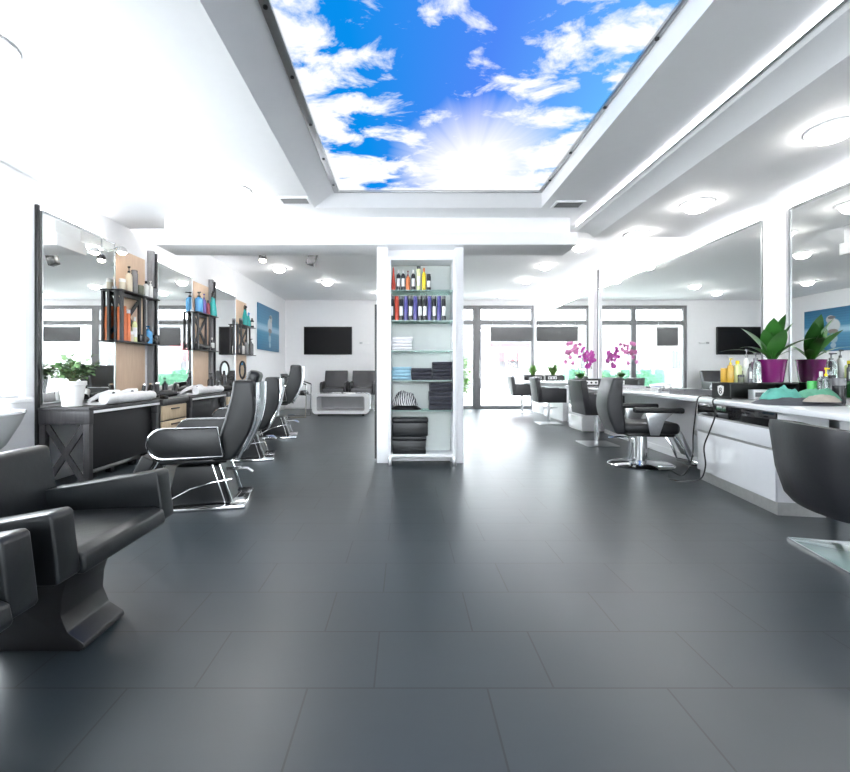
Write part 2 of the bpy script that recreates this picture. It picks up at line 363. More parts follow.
# ------------------------------------------------------------------ backlit sky panel
def sky_mat():
    m = bpy.data.materials.new('backlit_sky_print'); m.use_nodes = True; nt = m.node_tree; N = nt.nodes.new; L = nt.links.new
    nt.nodes.remove(nt.nodes['Principled BSDF'])
    tc = N('ShaderNodeTexCoord'); sp = N('ShaderNodeSeparateXYZ'); L(tc.outputs['Object'], sp.inputs[0])
    # blue of the print: deeper near the middle, paler to the right
    gr = N('ShaderNodeMapRange'); gr.inputs['From Min'].default_value = -.3; gr.inputs['From Max'].default_value = 1.5
    L(sp.outputs['X'], gr.inputs['Value'])
    base = N('ShaderNodeValToRGB'); e = base.color_ramp.elements
    e[0].color = (.002, .25, .78, 1); e[1].color = (.14, .48, .95, 1)
    k = e.new(.45); k.color = (.07, .23, .86, 1)
    L(gr.outputs[0], base.inputs[0])
    # clouds
    mp = N('ShaderNodeMapping'); mp.inputs['Scale'].default_value = (1.5, 2.1, 1); mp.inputs['Location'].default_value = (3.1, 1.7, 0)
    L(tc.outputs['Object'], mp.inputs[0])
    nz = N('ShaderNodeTexNoise'); nz.inputs['Scale'].default_value = 1.7; nz.inputs['Detail'].default_value = 9; nz.inputs['Roughness'].default_value = .6; nz.inputs['Distortion'].default_value = .35
    L(mp.outputs[0], nz.inputs['Vector'])
    # more cloud on the left side and toward the far edge
    lf = N('ShaderNodeMapRange'); lf.inputs['From Min'].default_value = .1; lf.inputs['From Max'].default_value = -.75; lf.inputs['To Min'].default_value = 0; lf.inputs['To Max'].default_value = .17
    L(sp.outputs['X'], lf.inputs['Value'])
    rf = N('ShaderNodeMapRange'); rf.inputs['From Min'].default_value = .55; rf.inputs['From Max'].default_value = 1.3; rf.inputs['To Min'].default_value = 0; rf.inputs['To Max'].default_value = .1
    L(sp.outputs['X'], rf.inputs['Value'])
    fr = N('ShaderNodeMapRange'); fr.inputs['From Min'].default_value = 3.3; fr.inputs['From Max'].default_value = 4.3; fr.inputs['To Min'].default_value = 0; fr.inputs['To Max'].default_value = .13
    L(sp.outputs['Y'], fr.inputs['Value'])
    a1 = N('ShaderNodeMath'); L(nz.outputs['Fac'], a1.inputs[0]); L(lf.outputs[0], a1.inputs[1])
    a2 = N('ShaderNodeMath'); L(a1.outputs[0], a2.inputs[0]); L(fr.outputs[0], a2.inputs[1])
    a3 = N('ShaderNodeMath'); L(a2.outputs[0], a3.inputs[0]); L(rf.outputs[0], a3.inputs[1])
    cr = N('ShaderNodeValToRGB'); cr.color_ramp.elements[0].position = .54; cr.color_ramp.elements[1].position = .66
    L(a3.outputs[0], cr.inputs[0])
    mc = N('ShaderNodeMixRGB'); L(cr.outputs[0], mc.inputs[0]); L(base.outputs[0], mc.inputs[1]); mc.inputs[2].default_value = (.93, .96, 1, 1)
    # printed sun burst
    sub = N('ShaderNodeVectorMath'); sub.operation = 'SUBTRACT'; L(tc.outputs['Object'], sub.inputs[0]); sub.inputs[1].default_value = (.62, 3.85, 0)
    s2 = N('ShaderNodeSeparateXYZ'); L(sub.outputs[0], s2.inputs[0])
    ms = N('ShaderNodeVectorMath'); ms.operation = 'MULTIPLY'; L(sub.outputs[0], ms.inputs[0]); ms.inputs[1].default_value = (1.25, .92, 0)
    ln = N('ShaderNodeVectorMath'); ln.operation = 'LENGTH'; L(ms.outputs[0], ln.inputs[0])
    at = N('ShaderNodeMath'); at.operation = 'ARCTAN2'; L(s2.outputs['Y'], at.inputs[0]); L(s2.outputs['X'], at.inputs[1])
    ry = N('ShaderNodeTexNoise'); ry.noise_dimensions = '1D'; ry.inputs['Scale'].default_value = 6; ry.inputs['Detail'].default_value = 3; L(at.outputs[0], ry.inputs['W'])
    rm = N('ShaderNodeMapRange'); rm.inputs['To Min'].default_value = -.12; rm.inputs['To Max'].default_value = .12; L(ry.outputs['Fac'], rm.inputs['Value'])
    ad = N('ShaderNodeMath'); L(ln.outputs['Value'], ad.inputs[0]); L(rm.outputs[0], ad.inputs[1])
    gl = N('ShaderNodeValToRGB'); g = gl.color_ramp.elements; g[0].position = .32; g[0].color = (1, 1, 1, 1); g[1].position = 1.2; g[1].color = (0, 0, 0, 1)
    q = g.new(.62); q.color = (.6, .6, .6, 1)
    L(ad.outputs[0], gl.inputs[0])
    mg = N('ShaderNodeMixRGB'); L(gl.outputs[0], mg.inputs[0]); L(mc.outputs[0], mg.inputs[1]); mg.inputs[2].default_value = (1, 1, 1, 1)
    em = N('ShaderNodeEmission'); em.inputs['Strength'].default_value = .45; L(mg.outputs[0], em.inputs[0])
    L(em.outputs[0], nt.nodes['Material Output'].inputs[0])
    return m
sky_m = sky_mat()
EMIT_SKY = sky_m
t = thing('sky_light_panel', 'large backlit blue sky picture set in the ceiling recess', 'ceiling light', (0, 0, 0))
B().box(SX0, SX1, SY0, SY1, SZ + .01, SZ + .055).build('sky_print', sky_m, t)
b = B(); b.box(SX0, SX0 + .055, SY0, SY1, SZ - .012, SZ + .01, .003)
b.box(SX1 - .03, SX1, SY0, SY1, SZ - .012, SZ + .01, .003); b.box(SX0 + .055, SX1 - .03, SY1 - .022, SY1, SZ - .012, SZ + .01, .003)
b.box(SX0 + .055, SX1 - .03, SY0, SY0 + .03, SZ - .012, SZ + .01, .003)
b.build('clamping_frame', steel, t)
for x, ys in ((SX0 + .027, (1.6, 2.1, 2.6, 3.1, 3.6, 4.1)), (SX1 - .015, (1.6, 2.3, 2.9, 3.5, 4.0))):
    for y in ys: B().cyl((x, y, SZ - .012), (x, y, SZ - .02), .012, 8).build('screw', black_pl, t)

# ------------------------------------------------------------------ ceiling fittings
def ceiling_light(x, y, z, label, r=.11):
    t = thing('ceiling_light', label, 'ceiling light', (x, y, z), group='round ceiling lights')
    B().lathe([(r + .03, 0), (r + .03, -.012), (r, -.02), (r, 0)], n=28).build('trim_ring', satin_white, t)
    B().lathe([(r, -.012), (r * .97, -.04), (r * .75, -.07), (r * .4, -.085), (.01, -.088)], n=28).build('diffuser', emit_w, t)
cl = [(2.84, 2.79, CZR, 'round light on the right bulkhead nearest the long mirror corner'),
      (2.80, 4.03, CZR, 'round light on the right bulkhead above the big potted plant'),
      (2.72, 4.92, CZR, 'round light at the far end of the right bulkhead'),
      (2.75, 6.6, ZC2, 'round light beyond the bulkhead over the far stylist chair'),
      (2.6, 9.0, ZC2, 'round ceiling light near the glass shop door'),
      (-1.6, 3.97, ZC, 'round light on the left ceiling beside the air vent'),
      (-1.6, 4.55, ZC, 'round light on the left ceiling just before the cross beam'),
      (-1.7, 6.6, ZC2, 'round ceiling light behind the beam over the second barber chair'),
      (-1.7, 9.2, ZC2, 'round ceiling light above the white coffee table'),
      (.5, 7.0, ZC2, 'round ceiling light hidden behind the shelf tower'),
      (.5, 9.6, ZC2, 'round ceiling light over the aisle near the shopfront'),
      (-2.2, 2.2, ZC, 'round light on the left ceiling above the black armchairs'),
      (-2.2, .2, ZC, 'round ceiling light behind the camera on the left'),
      (2.84, 1.4, CZR, 'round light on the bulkhead above the nearest tub chair'),
      (-2.4, 8.0, ZC2, 'added round ceiling light over the third barber chair'),  # this light and those below are added to brighten the room
      (2.6, 7.8, ZC2, 'added round ceiling light over the far stylist chairs near the white post'),
      (.5, 5.9, ZC2, 'added round ceiling light just behind the pillar'),
      (-.6, 10.4, ZC2, 'added round ceiling light near the window behind the tower'),
      (2.4, 10.6, ZC2, 'added round ceiling light just inside the shop door'),
      (2.84, -.2, CZR, 'added round light on the bulkhead behind the camera')]
for a in cl: ceiling_light(*a)
def vent(x, y, label):
    t = thing('ceiling_vent', label, 'air vent', (x, y, ZC), group='square ceiling vents')
    B().box(-.15, .15, -.09, -.07, -.015, 0).box(-.15, .15, .07, .09, -.015, 0).box(-.15, -.13, -.07, .07, -.015, 0).box(.13, .15, -.07, .07, -.015, 0).build('vent_frame', satin_white, t)
    b = B()
    for k in range(5): b.box(-.13, .13, -.062 + k * .028, -.05 + k * .028, -.012, -.002)
    b.build('louvre', frame_g, t)
vent(-1.1, 4.2, 'square air vent in the ceiling left of the sky panel')
vent(1.67, 4.3, 'square air vent in the ceiling right of the sky panel')
# added fill strips that brighten the ceilings: mirror tops, ceiling step, right bulkhead
fill_m = M('fill_white', (.96, .97, 1), .4, var=0, emit=14)
fill_c = M('fill_cove', (.96, .97, 1), .4, var=0, emit=110)
def fill_strip(x0, x1, y0, y1, z, label, fill_m=fill_m):
    t = thing('fill_strip', label, 'light strip', ((x0 + x1) / 2, (y0 + y1) / 2, z), group='added fill strips above eye level')
    a, c = (x1 - x0) / 2, (y1 - y0) / 2
    if z == ZC - .022:      # side-firing strip fixed under the ceiling
        B().box(a - .008, a, -c, c, 0, .0215).build('profile', steel, t)
        B().box(-a + .012, a - .0085, -c, c, .003, .0195).build('diffuser', fill_m, t)
        return
    B().box(-a, a, -c, c, 0, .012).build('profile', steel, t)
    B().box(-a + .003, a - .003, -c + .003, c - .003, .0125, .018).build('diffuser', fill_m, t)
for side, spans in (('left', ((3.82, 4.6), (5.60, 6.48), (7.2, 8.14))), ('right', ((1.3, 3.86), (4.2, 7.7), (8.0, 11.35)))):
    for k, (ya, yb) in enumerate(spans):
        z = 2.481 if side == 'left' else 2.531
        xa, xb = (XL + .001, XL + .026) if side == 'left' else (XR - .026, XR - .001)
        fill_strip(xa, xb, ya, yb, z, f'added thin light strip on top of the {["nearest", "middle", "farthest"][k]} {side} wall mirror')
fill_strip(XL + .1, XR - .2, YS + .012, YS + .042, 2.80, 'added fill light strip hidden behind the ceiling step', fill_c)
B().box(XL + .1, XR - .2, YS, YS + .012, 2.76, 2.82).build('fill_bracket', steel, bpy.data.objects['fill_strip.006'])
bpy.data.objects['fill_bracket'].location = -bpy.data.objects['fill_strip.006'].location
fill_strip(1.985, 2.012, -1.5, 4.9, ZC - .022, 'added fill light strip along the step of the right bulkhead', M('fill_step', (.95, .96, 1), .4, var=0, emit=4))
# spot and small loudspeaker behind the beam
t = thing('spot_light', 'small round spot light hanging behind the beam on the left', 'spot light', (-2.1, 6.2, ZC2))
B().cyl((0, 0, 0), (0, 0, -.25), .01, 8).build('stem', steel, t)
B().ell((0, 0, -.29), (.055, .055, .055)).build('lamp_head', black_pl, t)
B().ell((0, 0, -.335), (.05, .05, .03)).build('bulb', emit_warm, t)
t = thing('wall_speaker', 'small black loudspeaker on a bracket below the ceiling', 'loudspeaker', (-1.28, 6.2, ZC2))
B().box(-.06, .06, -.05, .05, -.42, -.24, .01).xf(Matrix.Rotation(.3, 4, 'Y')).build('speaker_box', black_pl, t)
B().cyl((-.07, 0, 0), (-.07, 0, -.25), .012, 8).build('bracket', black_pl, t)

# ------------------------------------------------------------------ mirrors
def wall_mirror(side, y0, y1, z0, z1, label, group):
    x = XL if side == 'l' else XR; s = 1 if side == 'l' else -1
    t = thing('wall_mirror', label, 'mirror', (x, (y0 + y1) / 2, z0), group=group)
    h = (y1 - y0) / 2
    xa, xb = sorted((s * .002, s * .02))
    B().box(xa, xb, -h + .012, h - .012, .012, z1 - z0 - .012).build('mirror_glass', mirror_m, t)
    xa, xb = sorted((s * .001, s * .026)); zz = z1 - z0
    b = B().box(xa, xb, -h, -h + .014, 0, zz).box(xa, xb, h - .014, h, 0, zz).box(xa, xb, -h + .014, h - .014, zz - .014, zz).box(xa, xb, -h + .014, h - .014, 0, .014)
    b.build('mirror_frame', steel, t)
ML = [(3.80, 4.77), (5.58, 6.50), (7.18, 8.16)]
wall_mirror('l', *ML[0], .72, 2.48, 'tall mirror nearest the camera on the left wall', 'barber mirrors on the left wall')
wall_mirror('l', *ML[1], .72, 2.48, 'middle tall mirror of the left wall', 'barber mirrors on the left wall')
wall_mirror('l', *ML[2], .72, 2.48, 'farthest tall mirror of the left wall, reflecting the television', 'barber mirrors on the left wall')
wall_mirror('r', 1.2, 3.89, .80, 2.53, 'long mirror at the right edge reflecting the blue picture', 'long mirrors over the right counter')
wall_mirror('r', 4.18, 7.74, .80, 2.53, 'long mirror behind the purple flower pot and barber chair', 'long mirrors over the right counter')
wall_mirror('r', 7.98, 11.4, .80, 2.53, 'long mirror at the shop door end of the right counter', 'long mirrors over the right counter')
struct('trim_5', B().box(XR - .03, XR, 3.91, 4.165, .80, 2.64).box(XR - .05, XR, 3.895, 3.91, .8, 2.6), satin_white, label='white strip of wall between the two nearer right mirrors', cat='trim')
t = thing('white_post', 'slim white post with a dark edge between the far right mirrors', 'post', (XR, 7.86, 0))
B().box(-.10, -.005, -.1, .1, .80, ZC2).build('post_shaft', satin_white, t)
B().box(-.03, -.005, -.12, -.1, .80, 2.9).build('dark_edge', frame_g, t)

# tan panels and dark posts beside the left mirrors
for i, (y0, y1, wh) in enumerate([(4.79, 5.32, 'nearest'), (6.54, 7.04, 'middle'), (8.20, 8.72, 'farthest')]):
    o = B().box(XL + .002, XL + .017, y0, y1, .72, 2.44, .003).build('wood_panel', tan)
    tag(o, f'tan wooden wall panel behind the {wh} product shelf', 'wall panel', 'tan panels on the left wall')
for i, (y, zt, lab) in enumerate([(3.765, 2.52, 'thin dark upright at the near edge of the nearest left mirror'), (5.42, 2.58, 'dark upright between the first and second left mirrors'), (7.1, 2.58, 'dark upright at the near edge of the farthest left mirror')]):
    t = thing('wall_upright', lab, 'post', (XL, y, 0), group='dark uprights on the left wall')
    if i == 0: B().box(.0, .028, -.014, .014, .02, zt, .002).build('post_shaft', black_pl, t)
    else:
        B().box(.0, .07, -.03, .03, .72, zt, .003).build('post_shaft', frame_g, t)
        B().box(.07, .10, .01, .035, .72, zt - .03, .003).build('cable_channel', black_pl, t)
# picture light over the first mirror
t = thing('mirror_lamp', 'small chrome lamp over the nearest left mirror', 'lamp', (XL, 4.66, 2.36), group=None)
B().tube([(.03, 0, 0), (.12, 0, .05), (.16, 0, .02)], .008, 8).build('arm', chrome, t)
B().lathe([(.02, .05), (.04, .03), (.07, -.02), (.065, -.02), (.02, .03)], (.17, 0, 0), 16).build('lamp_shade', chrome, t)
B().ell((.17, 0, -.015), (.045, .045, .025)).build('bulb', emit_warm, t)

# ------------------------------------------------------------------ bottles
def bottle(loc, h, r, body, cap=b_blk, style='cap', lab=None, label='', cat='bottle', group=None, rz=0, name='bottle'):
    t = thing(name, label, cat, loc, rz, group)
    if style == 'tube':     # upright tube / can with a wide cap
        B().lathe([(r * .97, 0), (r, .006), (r, h * .86), (r * .9, h * .88)], n=16).build('body', body, t)
        B().lathe([(r * .9, h * .86), (r * .92, h * .99), (r * .8, h)], n=16).build('cap', cap, t)
    elif style == 'cone':   # tapering trigger bottle
        B().lathe([(r, 0), (r * 1.04, .01), (r * .95, h * .3), (r * .45, h * .72), (r * .38, h * .78)], n=16).build('body', body, t)
        B().lathe([(r * .42, h * .77), (r * .42, h * .84), (r * .3, h * .85)], n=12).box(-r * .3, r * .3, -r * .9, r * .5, h * .84, h * .94, .003).box(-r * .15, r * .15, -r * .75, -r * .55, h * .72, h * .85).cyl((0, r * .1, h * .93), (0, r * .1, h), r * .2, 8).build('spray_head', cap, t)
    elif style == 'pump':
        B().lathe([(r * .95, 0), (r, .008), (r, h * .62), (r * .8, h * .7), (r * .35, h * .74), (r * .35, h * .76)], n=16).build('body', body, t)
        B().lathe([(r * .42, h * .75), (r * .42, h * .82), (r * .15, h * .83), (r * .15, h * .94), (r * .4, h * .95), (r * .4, h), (r * .1, h)], n=12).box(-r * .16, r * .16, -r * 1.1, 0, h * .95, h * .99, .002).build('pump', cap, t)
    elif style == 'jar':
        B().lathe([(r * .95, 0), (r, .006), (r, h * .7), (r * .9, h * .72)], n=18).build('body', body, t)
        B().lathe([(r * 1.02, h * .7), (r * 1.02, h * .97), (r * .96, h)], n=18).build('lid', cap, t)
    else:
        B().lathe([(r * .95, 0), (r, .008), (r, h * .7), (r * .85, h * .77), (r * .4, h * .82), (r * .4, h * .84)], n=16).build('body', body, t)
        B().lathe([(r * .46, h * .83), (r * .46, h * .98), (r * .38, h)], n=12).build('cap', cap, t)
    if lab:
        n = 10; rr = r * 1.02; bb = B(); lo, hi = h * .2, h * .58
        a = [bb.bm.verts.new((rr * math.sin(u), -rr * math.cos(u), lo)) for u in [(-.9 + 1.8 * k / n) for k in range(n + 1)]]
        c = [bb.bm.verts.new((rr * math.sin(u), -rr * math.cos(u), hi)) for u in [(-.9 + 1.8 * k / n) for k in range(n + 1)]]
        for k in range(n): bb.bm.faces.new([a[k], a[k + 1], c[k + 1], c[k]])
        bb.build('label_band', lab, t)
    return t

# ------------------------------------------------------------------ shelf tower
TX0, TX1, TY0, TY1 = -.186, .556, 4.55, 4.82
t = thing('shelf_tower', 'tall white open shelf tower with glass shelves in the middle of the room', 'shelving unit', (0, 0, 0))
ZT = 2.27; ZB = .115
B().box(TX0, TX0 + .035, TY0, TY1, ZB - .02, ZT, .003).build('side_panel', satin_white, t)
B().box(TX1 - .035, TX1, TY0, TY1, ZB - .02, ZT, .003).build('side_panel', satin_white, t)
B().box(TX0 + .035, TX1 - .035, TY1 - .015, TY1, ZB, ZT - .03).build('back_panel', tower_in, t)
B().box(TX0 + .035, TX1 - .035, TY0, TY1 - .015, ZT - .035, ZT, .003).build('top_panel', satin_white, t)
B().box(TX0 + .035, TX1 - .035, TY0, TY1 - .015, ZB - .02, ZB + .01, .003).build('bottom_panel', satin_white, t)
for x in (TX0 + .02, TX1 - .02):
    for y in (TY0 + .03, TY1 - .04): B().box(x - .02, x + .02, y - .02, y + .02, 0, ZB - .02, .003).build('leg', steel, t)
SH = [1.912, 1.583, 1.258, .932, .604]
for z in SH:
    s = B().box(TX0 + .037, TX1 - .037, TY0 + .01, TY1 - .016, z - .012, z, .001).build('glass_shelf', shelf_glass, t)
    B().box(TX0 + .037, TX1 - .037, TY0 + .004, TY0 + .010, z - .012, z).build('shelf_edge', M('glass_edge', (.25, .36, .33), .2, var=.05), s)
def tx(px): return (px - 405) * (TY0 + .07) / F
row1 = [(393.5, b_red, b_red, 'cone', None, .26, 'red bottle with a spray top'), (398.5, b_blk, b_wht, 'cap', b_wht, .23, 'black bottle with a white label and white cap'),
        (403.2, b_blk, b_wht, 'cap', b_wht, .23, 'slim black bottle with a white cap'), (408, b_org, b_dkr, 'pump', None, .22, 'orange red bottle with a dark cap'),
        (413.3, b_blk, b_wht, 'cap', b_wht, .23, 'black bottle beside the orange one'), (418.7, b_lim, b_blk, 'tube', b_wht, .27, 'tall pale yellow can with a black cap'),
        (424, b_yel, b_org, 'cap', None, .25, 'bright yellow bottle with an orange cap'), (428.8, b_blk, b_blk, 'tube', b_wht, .185, 'short black tube with a white label')]
ordn = ['leftmost', 'second', 'third', 'fourth', 'fifth', 'sixth', 'seventh', 'eighth', 'ninth', 'tenth', 'eleventh', 'twelfth']
for i, (px, bc, cc, st, lb, h, d) in enumerate(row1):
    where = 'leftmost in' if i == 0 else ('rightmost in' if i == 7 else f'{ordn[i]} from left in')
    bottle((tx(px), TY0 + .07, SH[0]), h, .0225, bc, cc, st, lb, f'{d}, {where} tower top row', group='bottles on the top tower shelf')
row2 = [b_blk, b_red, b_blk, b_pur, b_blk, b_pur, b_blk, b_blk, b_pur, b_blk, b_pur, b_blk]
nm = {id(b_blk): 'black can with a white label', id(b_red): 'wider red can', id(b_pur): 'violet can'}
for i, bc in enumerate(row2):
    px = 391.8 + i * 4.72 + (.2 if i == 1 else 0)
    where = 'at the left end of' if i == 0 else ('at the right end of' if i == 11 else f'{ordn[i]} from left in')
    bottle((tx(px), TY0 + .07, SH[1]), .27, .0235, bc, b_gry if bc is b_blk else bc, 'tube', b_wht if bc is b_blk else None, f'{nm[id(bc)]} {where} the tower\'s can row', 'can', group='cans on the second tower shelf')
def folded(x0, x1, y0, y1, z, h, mat, label, group, seed):
    r = random.Random(seed); b = B(); dx = r.uniform(-.006, .006); dy = r.uniform(0, .012)
    x0, x1 = x0 + dx, x1 + dx
    n = 12; prof = [(y1, z), (y1, z + h)]
    for k in range(n + 1):
        a = PI / 2 + PI * k / n
        prof.append((y0 + dy + h / 2 + math.cos(a) * h / 2, z + h / 2 + math.sin(a) * h / 2))
    b.prism(prof, 'x', x0, x1, .004, 2)
    # fold line along the front
    o = b.build('folded_towel', mat); tag(o, label, 'towel', group)
    bb = B(); bb.tube([(x0 + .004, y0 + dy - .0015, z + h * .52), ((x0 + x1) / 2, y0 + dy - .0025, z + h * .5), (x1 - .004, y0 + dy - .0015, z + h * .53)], .003, 6)
    bb.build('fold_line', mat, o)
def tower_stack(x0, x1, z, n, h, mat, cname, gname):
    for k in range(n):
        pos = 'topmost' if k == n - 1 else ('bottom one' if k == 0 else f'{["", "second", "third", "fourth", "fifth", "sixth"][k]} from the bottom')
        folded(x0, x1, TY0 + .02, TY1 - .03, z + k * h, h * .985, mat, f'{cname}, {pos} of its stack', gname, hash((cname, k)) % 999 if False else k * 7 + int(x0 * 1000) % 97)
xl, xr = TX0 + .045, TX1 - .045
tower_stack(xl, .08, SH[2], 4, .037, towel_w, 'white folded towel', 'white towels on the tower')
tower_stack(xl, .065, SH[3], 4, .036, towel_b, 'pale blue folded towel', 'blue towels on the tower')
tower_stack(.075, .295, SH[3], 3, .044, towel_d, 'slate folded towel beside the blue ones', 'short stack of slate towels')
tower_stack(.305, xr, SH[3], 5, .040, towel_d, 'slate folded towel at the right end', 'slate towels above the tall stack')
tower_stack(.27, xr, SH[4], 6, .050, towel_d, 'slate folded towel in the tall right stack', 'tall stack of slate towels')
# crumpled black and white capes
def striped():
    m = M('cape_print', (.05, .05, .055), .7)
    nt = m.node_tree; p = nt.nodes['Principled BSDF']; tc = nt.nodes.new('ShaderNodeTexCoord'); w = nt.nodes.new('ShaderNodeTexWave')
    w.inputs['Scale'].default_value = 14; w.inputs['Distortion'].default_value = 6; r = nt.nodes.new('ShaderNodeValToRGB')
    r.color_ramp.elements[0].position = .55; r.color_ramp.elements[1].position = .62; r.color_ramp.elements[0].color = (.03, .03, .035, 1); r.color_ramp.elements[1].color = (.7, .7, .7, 1)
    nt.links.new(tc.outputs['Object'], w.inputs['Vector']); nt.links.new(w.outputs['Color'], r.inputs[0]); nt.links.new(r.outputs[0], p.inputs['Base Color'])
    return m
tag(B().lump(.015, 4.68, SH[4], .17, .12, .05, 3).build('folded_cape', black_pl), 'black crumpled cape at the bottom of the heap on the tower', 'cape')
tag(B().lump(0, 4.68, SH[4] + .05, .15, .10, .13, 5).build('patterned_cape', striped()), 'black and white patterned cape heaped on the tower shelf', 'cape')
for k, (z, w) in enumerate(((ZB + .01, .365), (ZB + .205, .385))):
    t = thing('storage_box', ['black lidded storage box on the tower floor', 'black lidded storage box stacked on another box'][k], 'box', (xl + .005, TY0 + .02, z), group='black boxes in the tower')
    B().box(0, w, 0, .22, 0, .15, .012).build('body', leather, t)
    B().box(-.003, w + .004, -.004, .224, .15, .193, .010).build('lid', leather, t)

# ------------------------------------------------------------------ left wall product shelves
def wall_shelf(y0, length, label):
    t = thing('product_shelf', label, 'shelf', (XL + .016, y0, 0), group='product shelves on the left wall')
    d = .135
    for z in (1.95, 1.375):
        s = B().box(.012, d, 0, length, z - .013, z, .002).build('shelf_board', black_wood, t)
    f0, f1 = .06 * length, .62 * length
    b = B()
    for y in (f0, f1):
        b.box(.03, .055, y - .018, y + .018, 1.375, 1.93).box(d - .04, d - .015, y - .018, y + .018, 1.375, 1.93)
    b.box(.03, .055, f0, f1, 1.89, 1.93).box(.03, .055, f0, f1, 1.375, 1.40)
    b.build('side_frame', dark_wood, t)
    b = B()
    for (ya, za, yb, zb) in ((f0, 1.89, f1, 1.44), (f1, 1.89, f0, 1.44)):
        w = .022; dirv = Vector((0, yb - ya, zb - za)).normalized(); nn = Vector((0, -dirv.z, dirv.y)) * w
        p = [(ya + nn.y, za + nn.z), (yb + nn.y, zb + nn.z), (yb - nn.y, zb - nn.z), (ya - nn.y, za - nn.z)]
        b.prism(p, 'x', .034 + (.003 if ya > yb else 0), .050 - (.003 if ya > yb else 0))
    b.build('cross_brace', black_wood, t)
    for q in (.1, .9): B().cyl((.02, length * q, 1.93), (.02, length * q, 1.99), .01, 6).build('bracket', steel, t)
WS = [(4.68, .74, 'black wall shelf with cross braces nearest the camera, orange bottles below'), (6.42, .70, 'middle black wall shelf holding blue bottles'), (8.12, .80, 'farthest black wall shelf holding teal spray bottles')]
for a in WS: wall_shelf(*a)
XS = XL + .09
def ly(px, x=XS): return F * (-x) / (405 - px)
def shelf_items(z, items, where, group):
    for px, st, bc, cc, h, r, d, lb in items:
        bottle((XS, ly(px), z), h, r, bc, cc, st, lb, f'{d}, {where}', 'bottle', group, rz=.8)
shelf_items(1.95, [(122.5, 'jar', b_bei, b_wht, .13, .035, 'small cream jar', None),
    (129, 'pump', b_bei, b_blk, .30, .036, 'cream pump bottle with a black pump', None), (134.5, 'tube', b_gry, b_gry, .28, .036, 'dark grey can beside the pump bottle', None), (140, 'jar', b_olv, b_olv, .12, .04, 'dark green jar', None),
    (146, 'cap', b_wht, b_blk, .2, .03, 'white bottle with a black cap', None), (150.5, 'pump', b_wht, b_wht, .22, .03, 'all white pump bottle', None), (155, 'tube', b_gry, b_blk, .16, .032, 'short dark can at the far end', None)], 'nearest wall shelf top', 'bottles on the nearest wall shelf top')
shelf_items(1.375, [(119.8, 'tube', b_org, b_org, .38, .026, 'tall orange tube nearest the frame', None), (124, 'tube', b_org, b_org, .40, .026, 'tallest orange tube, second of the orange ones', None),
    (128.2, 'tube', b_org, b_wht, .37, .024, 'orange tube with a white cap', None), (131, 'jar', b_bei, b_wht, .12, .03, 'small cream jar', None), (134.5, 'cap', b_lim, b_wht, .30, .03, 'pale yellow bottle', b_wht),
    (141, 'jar', b_blk, b_blk, .10, .04, 'low black jar', None), (148, 'pump', b_sky, b_blu, .22, .05, 'bright blue squat bottle', None), (156, 'jar', b_blk, b_blk, .12, .045, 'black jar at the far end', None)], 'nearest wall shelf board', 'bottles on the nearest wall shelf board')
shelf_items(1.95, [(199, 'pump', b_sky, b_blk, .32, .06, 'wide blue pump bottle', None), (204, 'pump', b_plm, b_pur, .32, .034, 'violet pump bottle', None),
    (208, 'cap', b_dkr, b_blk, .24, .034, 'maroon bottle', None), (213, 'cone', b_tea, b_blk, .42, .06, 'tall teal spray bottle', None)], 'middle wall shelf', 'bottles on the middle wall shelf')
shelf_items(1.95, [(241, 'jar', b_blk, b_gry, .12, .035, 'small black jar', None), (245, 'cone', b_tea, b_blk, .42, .06, 'large teal spray bottle in the middle', None), (248.5, 'cone', b_tea, b_sky, .3, .045, 'smaller teal spray bottle', None), (252, 'cap', b_blk, b_blk, .2, .04, 'black bottle at the far end', b_wht)], 'farthest wall shelf', 'bottles on the farthest wall shelf')
shelf_items(1.375, [(212, 'cap', b_blk, b_wht, .22, .04, 'black bottle with a white cap', b_wht)], 'lower board of the middle wall shelf', 'bottles on the middle lower board')
shelf_items(1.375, [(242, 'jar', b_wht, b_wht, .16, .05, 'white round jar', None), (246, 'cap', b_gry, b_blk, .3, .05, 'grey bottle', None), (251, 'pump', b_gry, b_gry, .34, .05, 'dark pump bottle', None)], 'lower board of the farthest wall shelf', 'bottles on the farthest lower board')

# ------------------------------------------------------------------ hair dryers, clippers and other tools
def hair_dryer(loc, rz, label, m=black_pl, group='hair dryers on the desks'):
    t = thing('hair_dryer', label, 'hair dryer', loc, rz, group)
    B().lathe([(.035, 0), (.045, .02), (.046, .1), (.034, .15), (.03, .19), (.028, .19)], n=16).xf(Matrix.Translation((-.08, 0, .05)) @ Matrix.Rotation(PI / 2, 4, 'Y')).build('barrel', m, t)
    B().tube([(-.02, 0, .05), (-.01, .07, .035), (.0, .14, .022)], [.022, .02, .017], 10).build('handle', m, t)
    B().box(.10, .135, -.035, .035, .042, .058, .004).build('nozzle', m, t)
def clipper(loc, rz, label, m=black_pl, group='hair clippers on the desks'):
    t = thing('hair_clipper', label, 'hair clipper', loc, rz, group)
    B().box(-.022, .022, -.07, .06, 0, .038, .012, 3).build('body', m, t)
    B().box(-.02, .02, .06, .082, .008, .026, .003).build('blade', steel, t)
def stand_tool(loc, label, rz=0):
    t = thing('charging_stand', label, 'clipper stand', loc, rz, 'clipper stands on the desks')
    B().box(-.05, .05, -.05, .05, 0, .03, .008).build('base', black_pl, t)
    B().prism([(-.02, .03), (.022, .03), (.05, .16), (.015, .17)], 'y', -.022, .022, .008).build('clipper_body', black_pl, t)
    B().prism([(.018, .165), (.048, .157), (.05, .178), (.026, .185)], 'y', -.02, .02).build('blade', chrome, t)
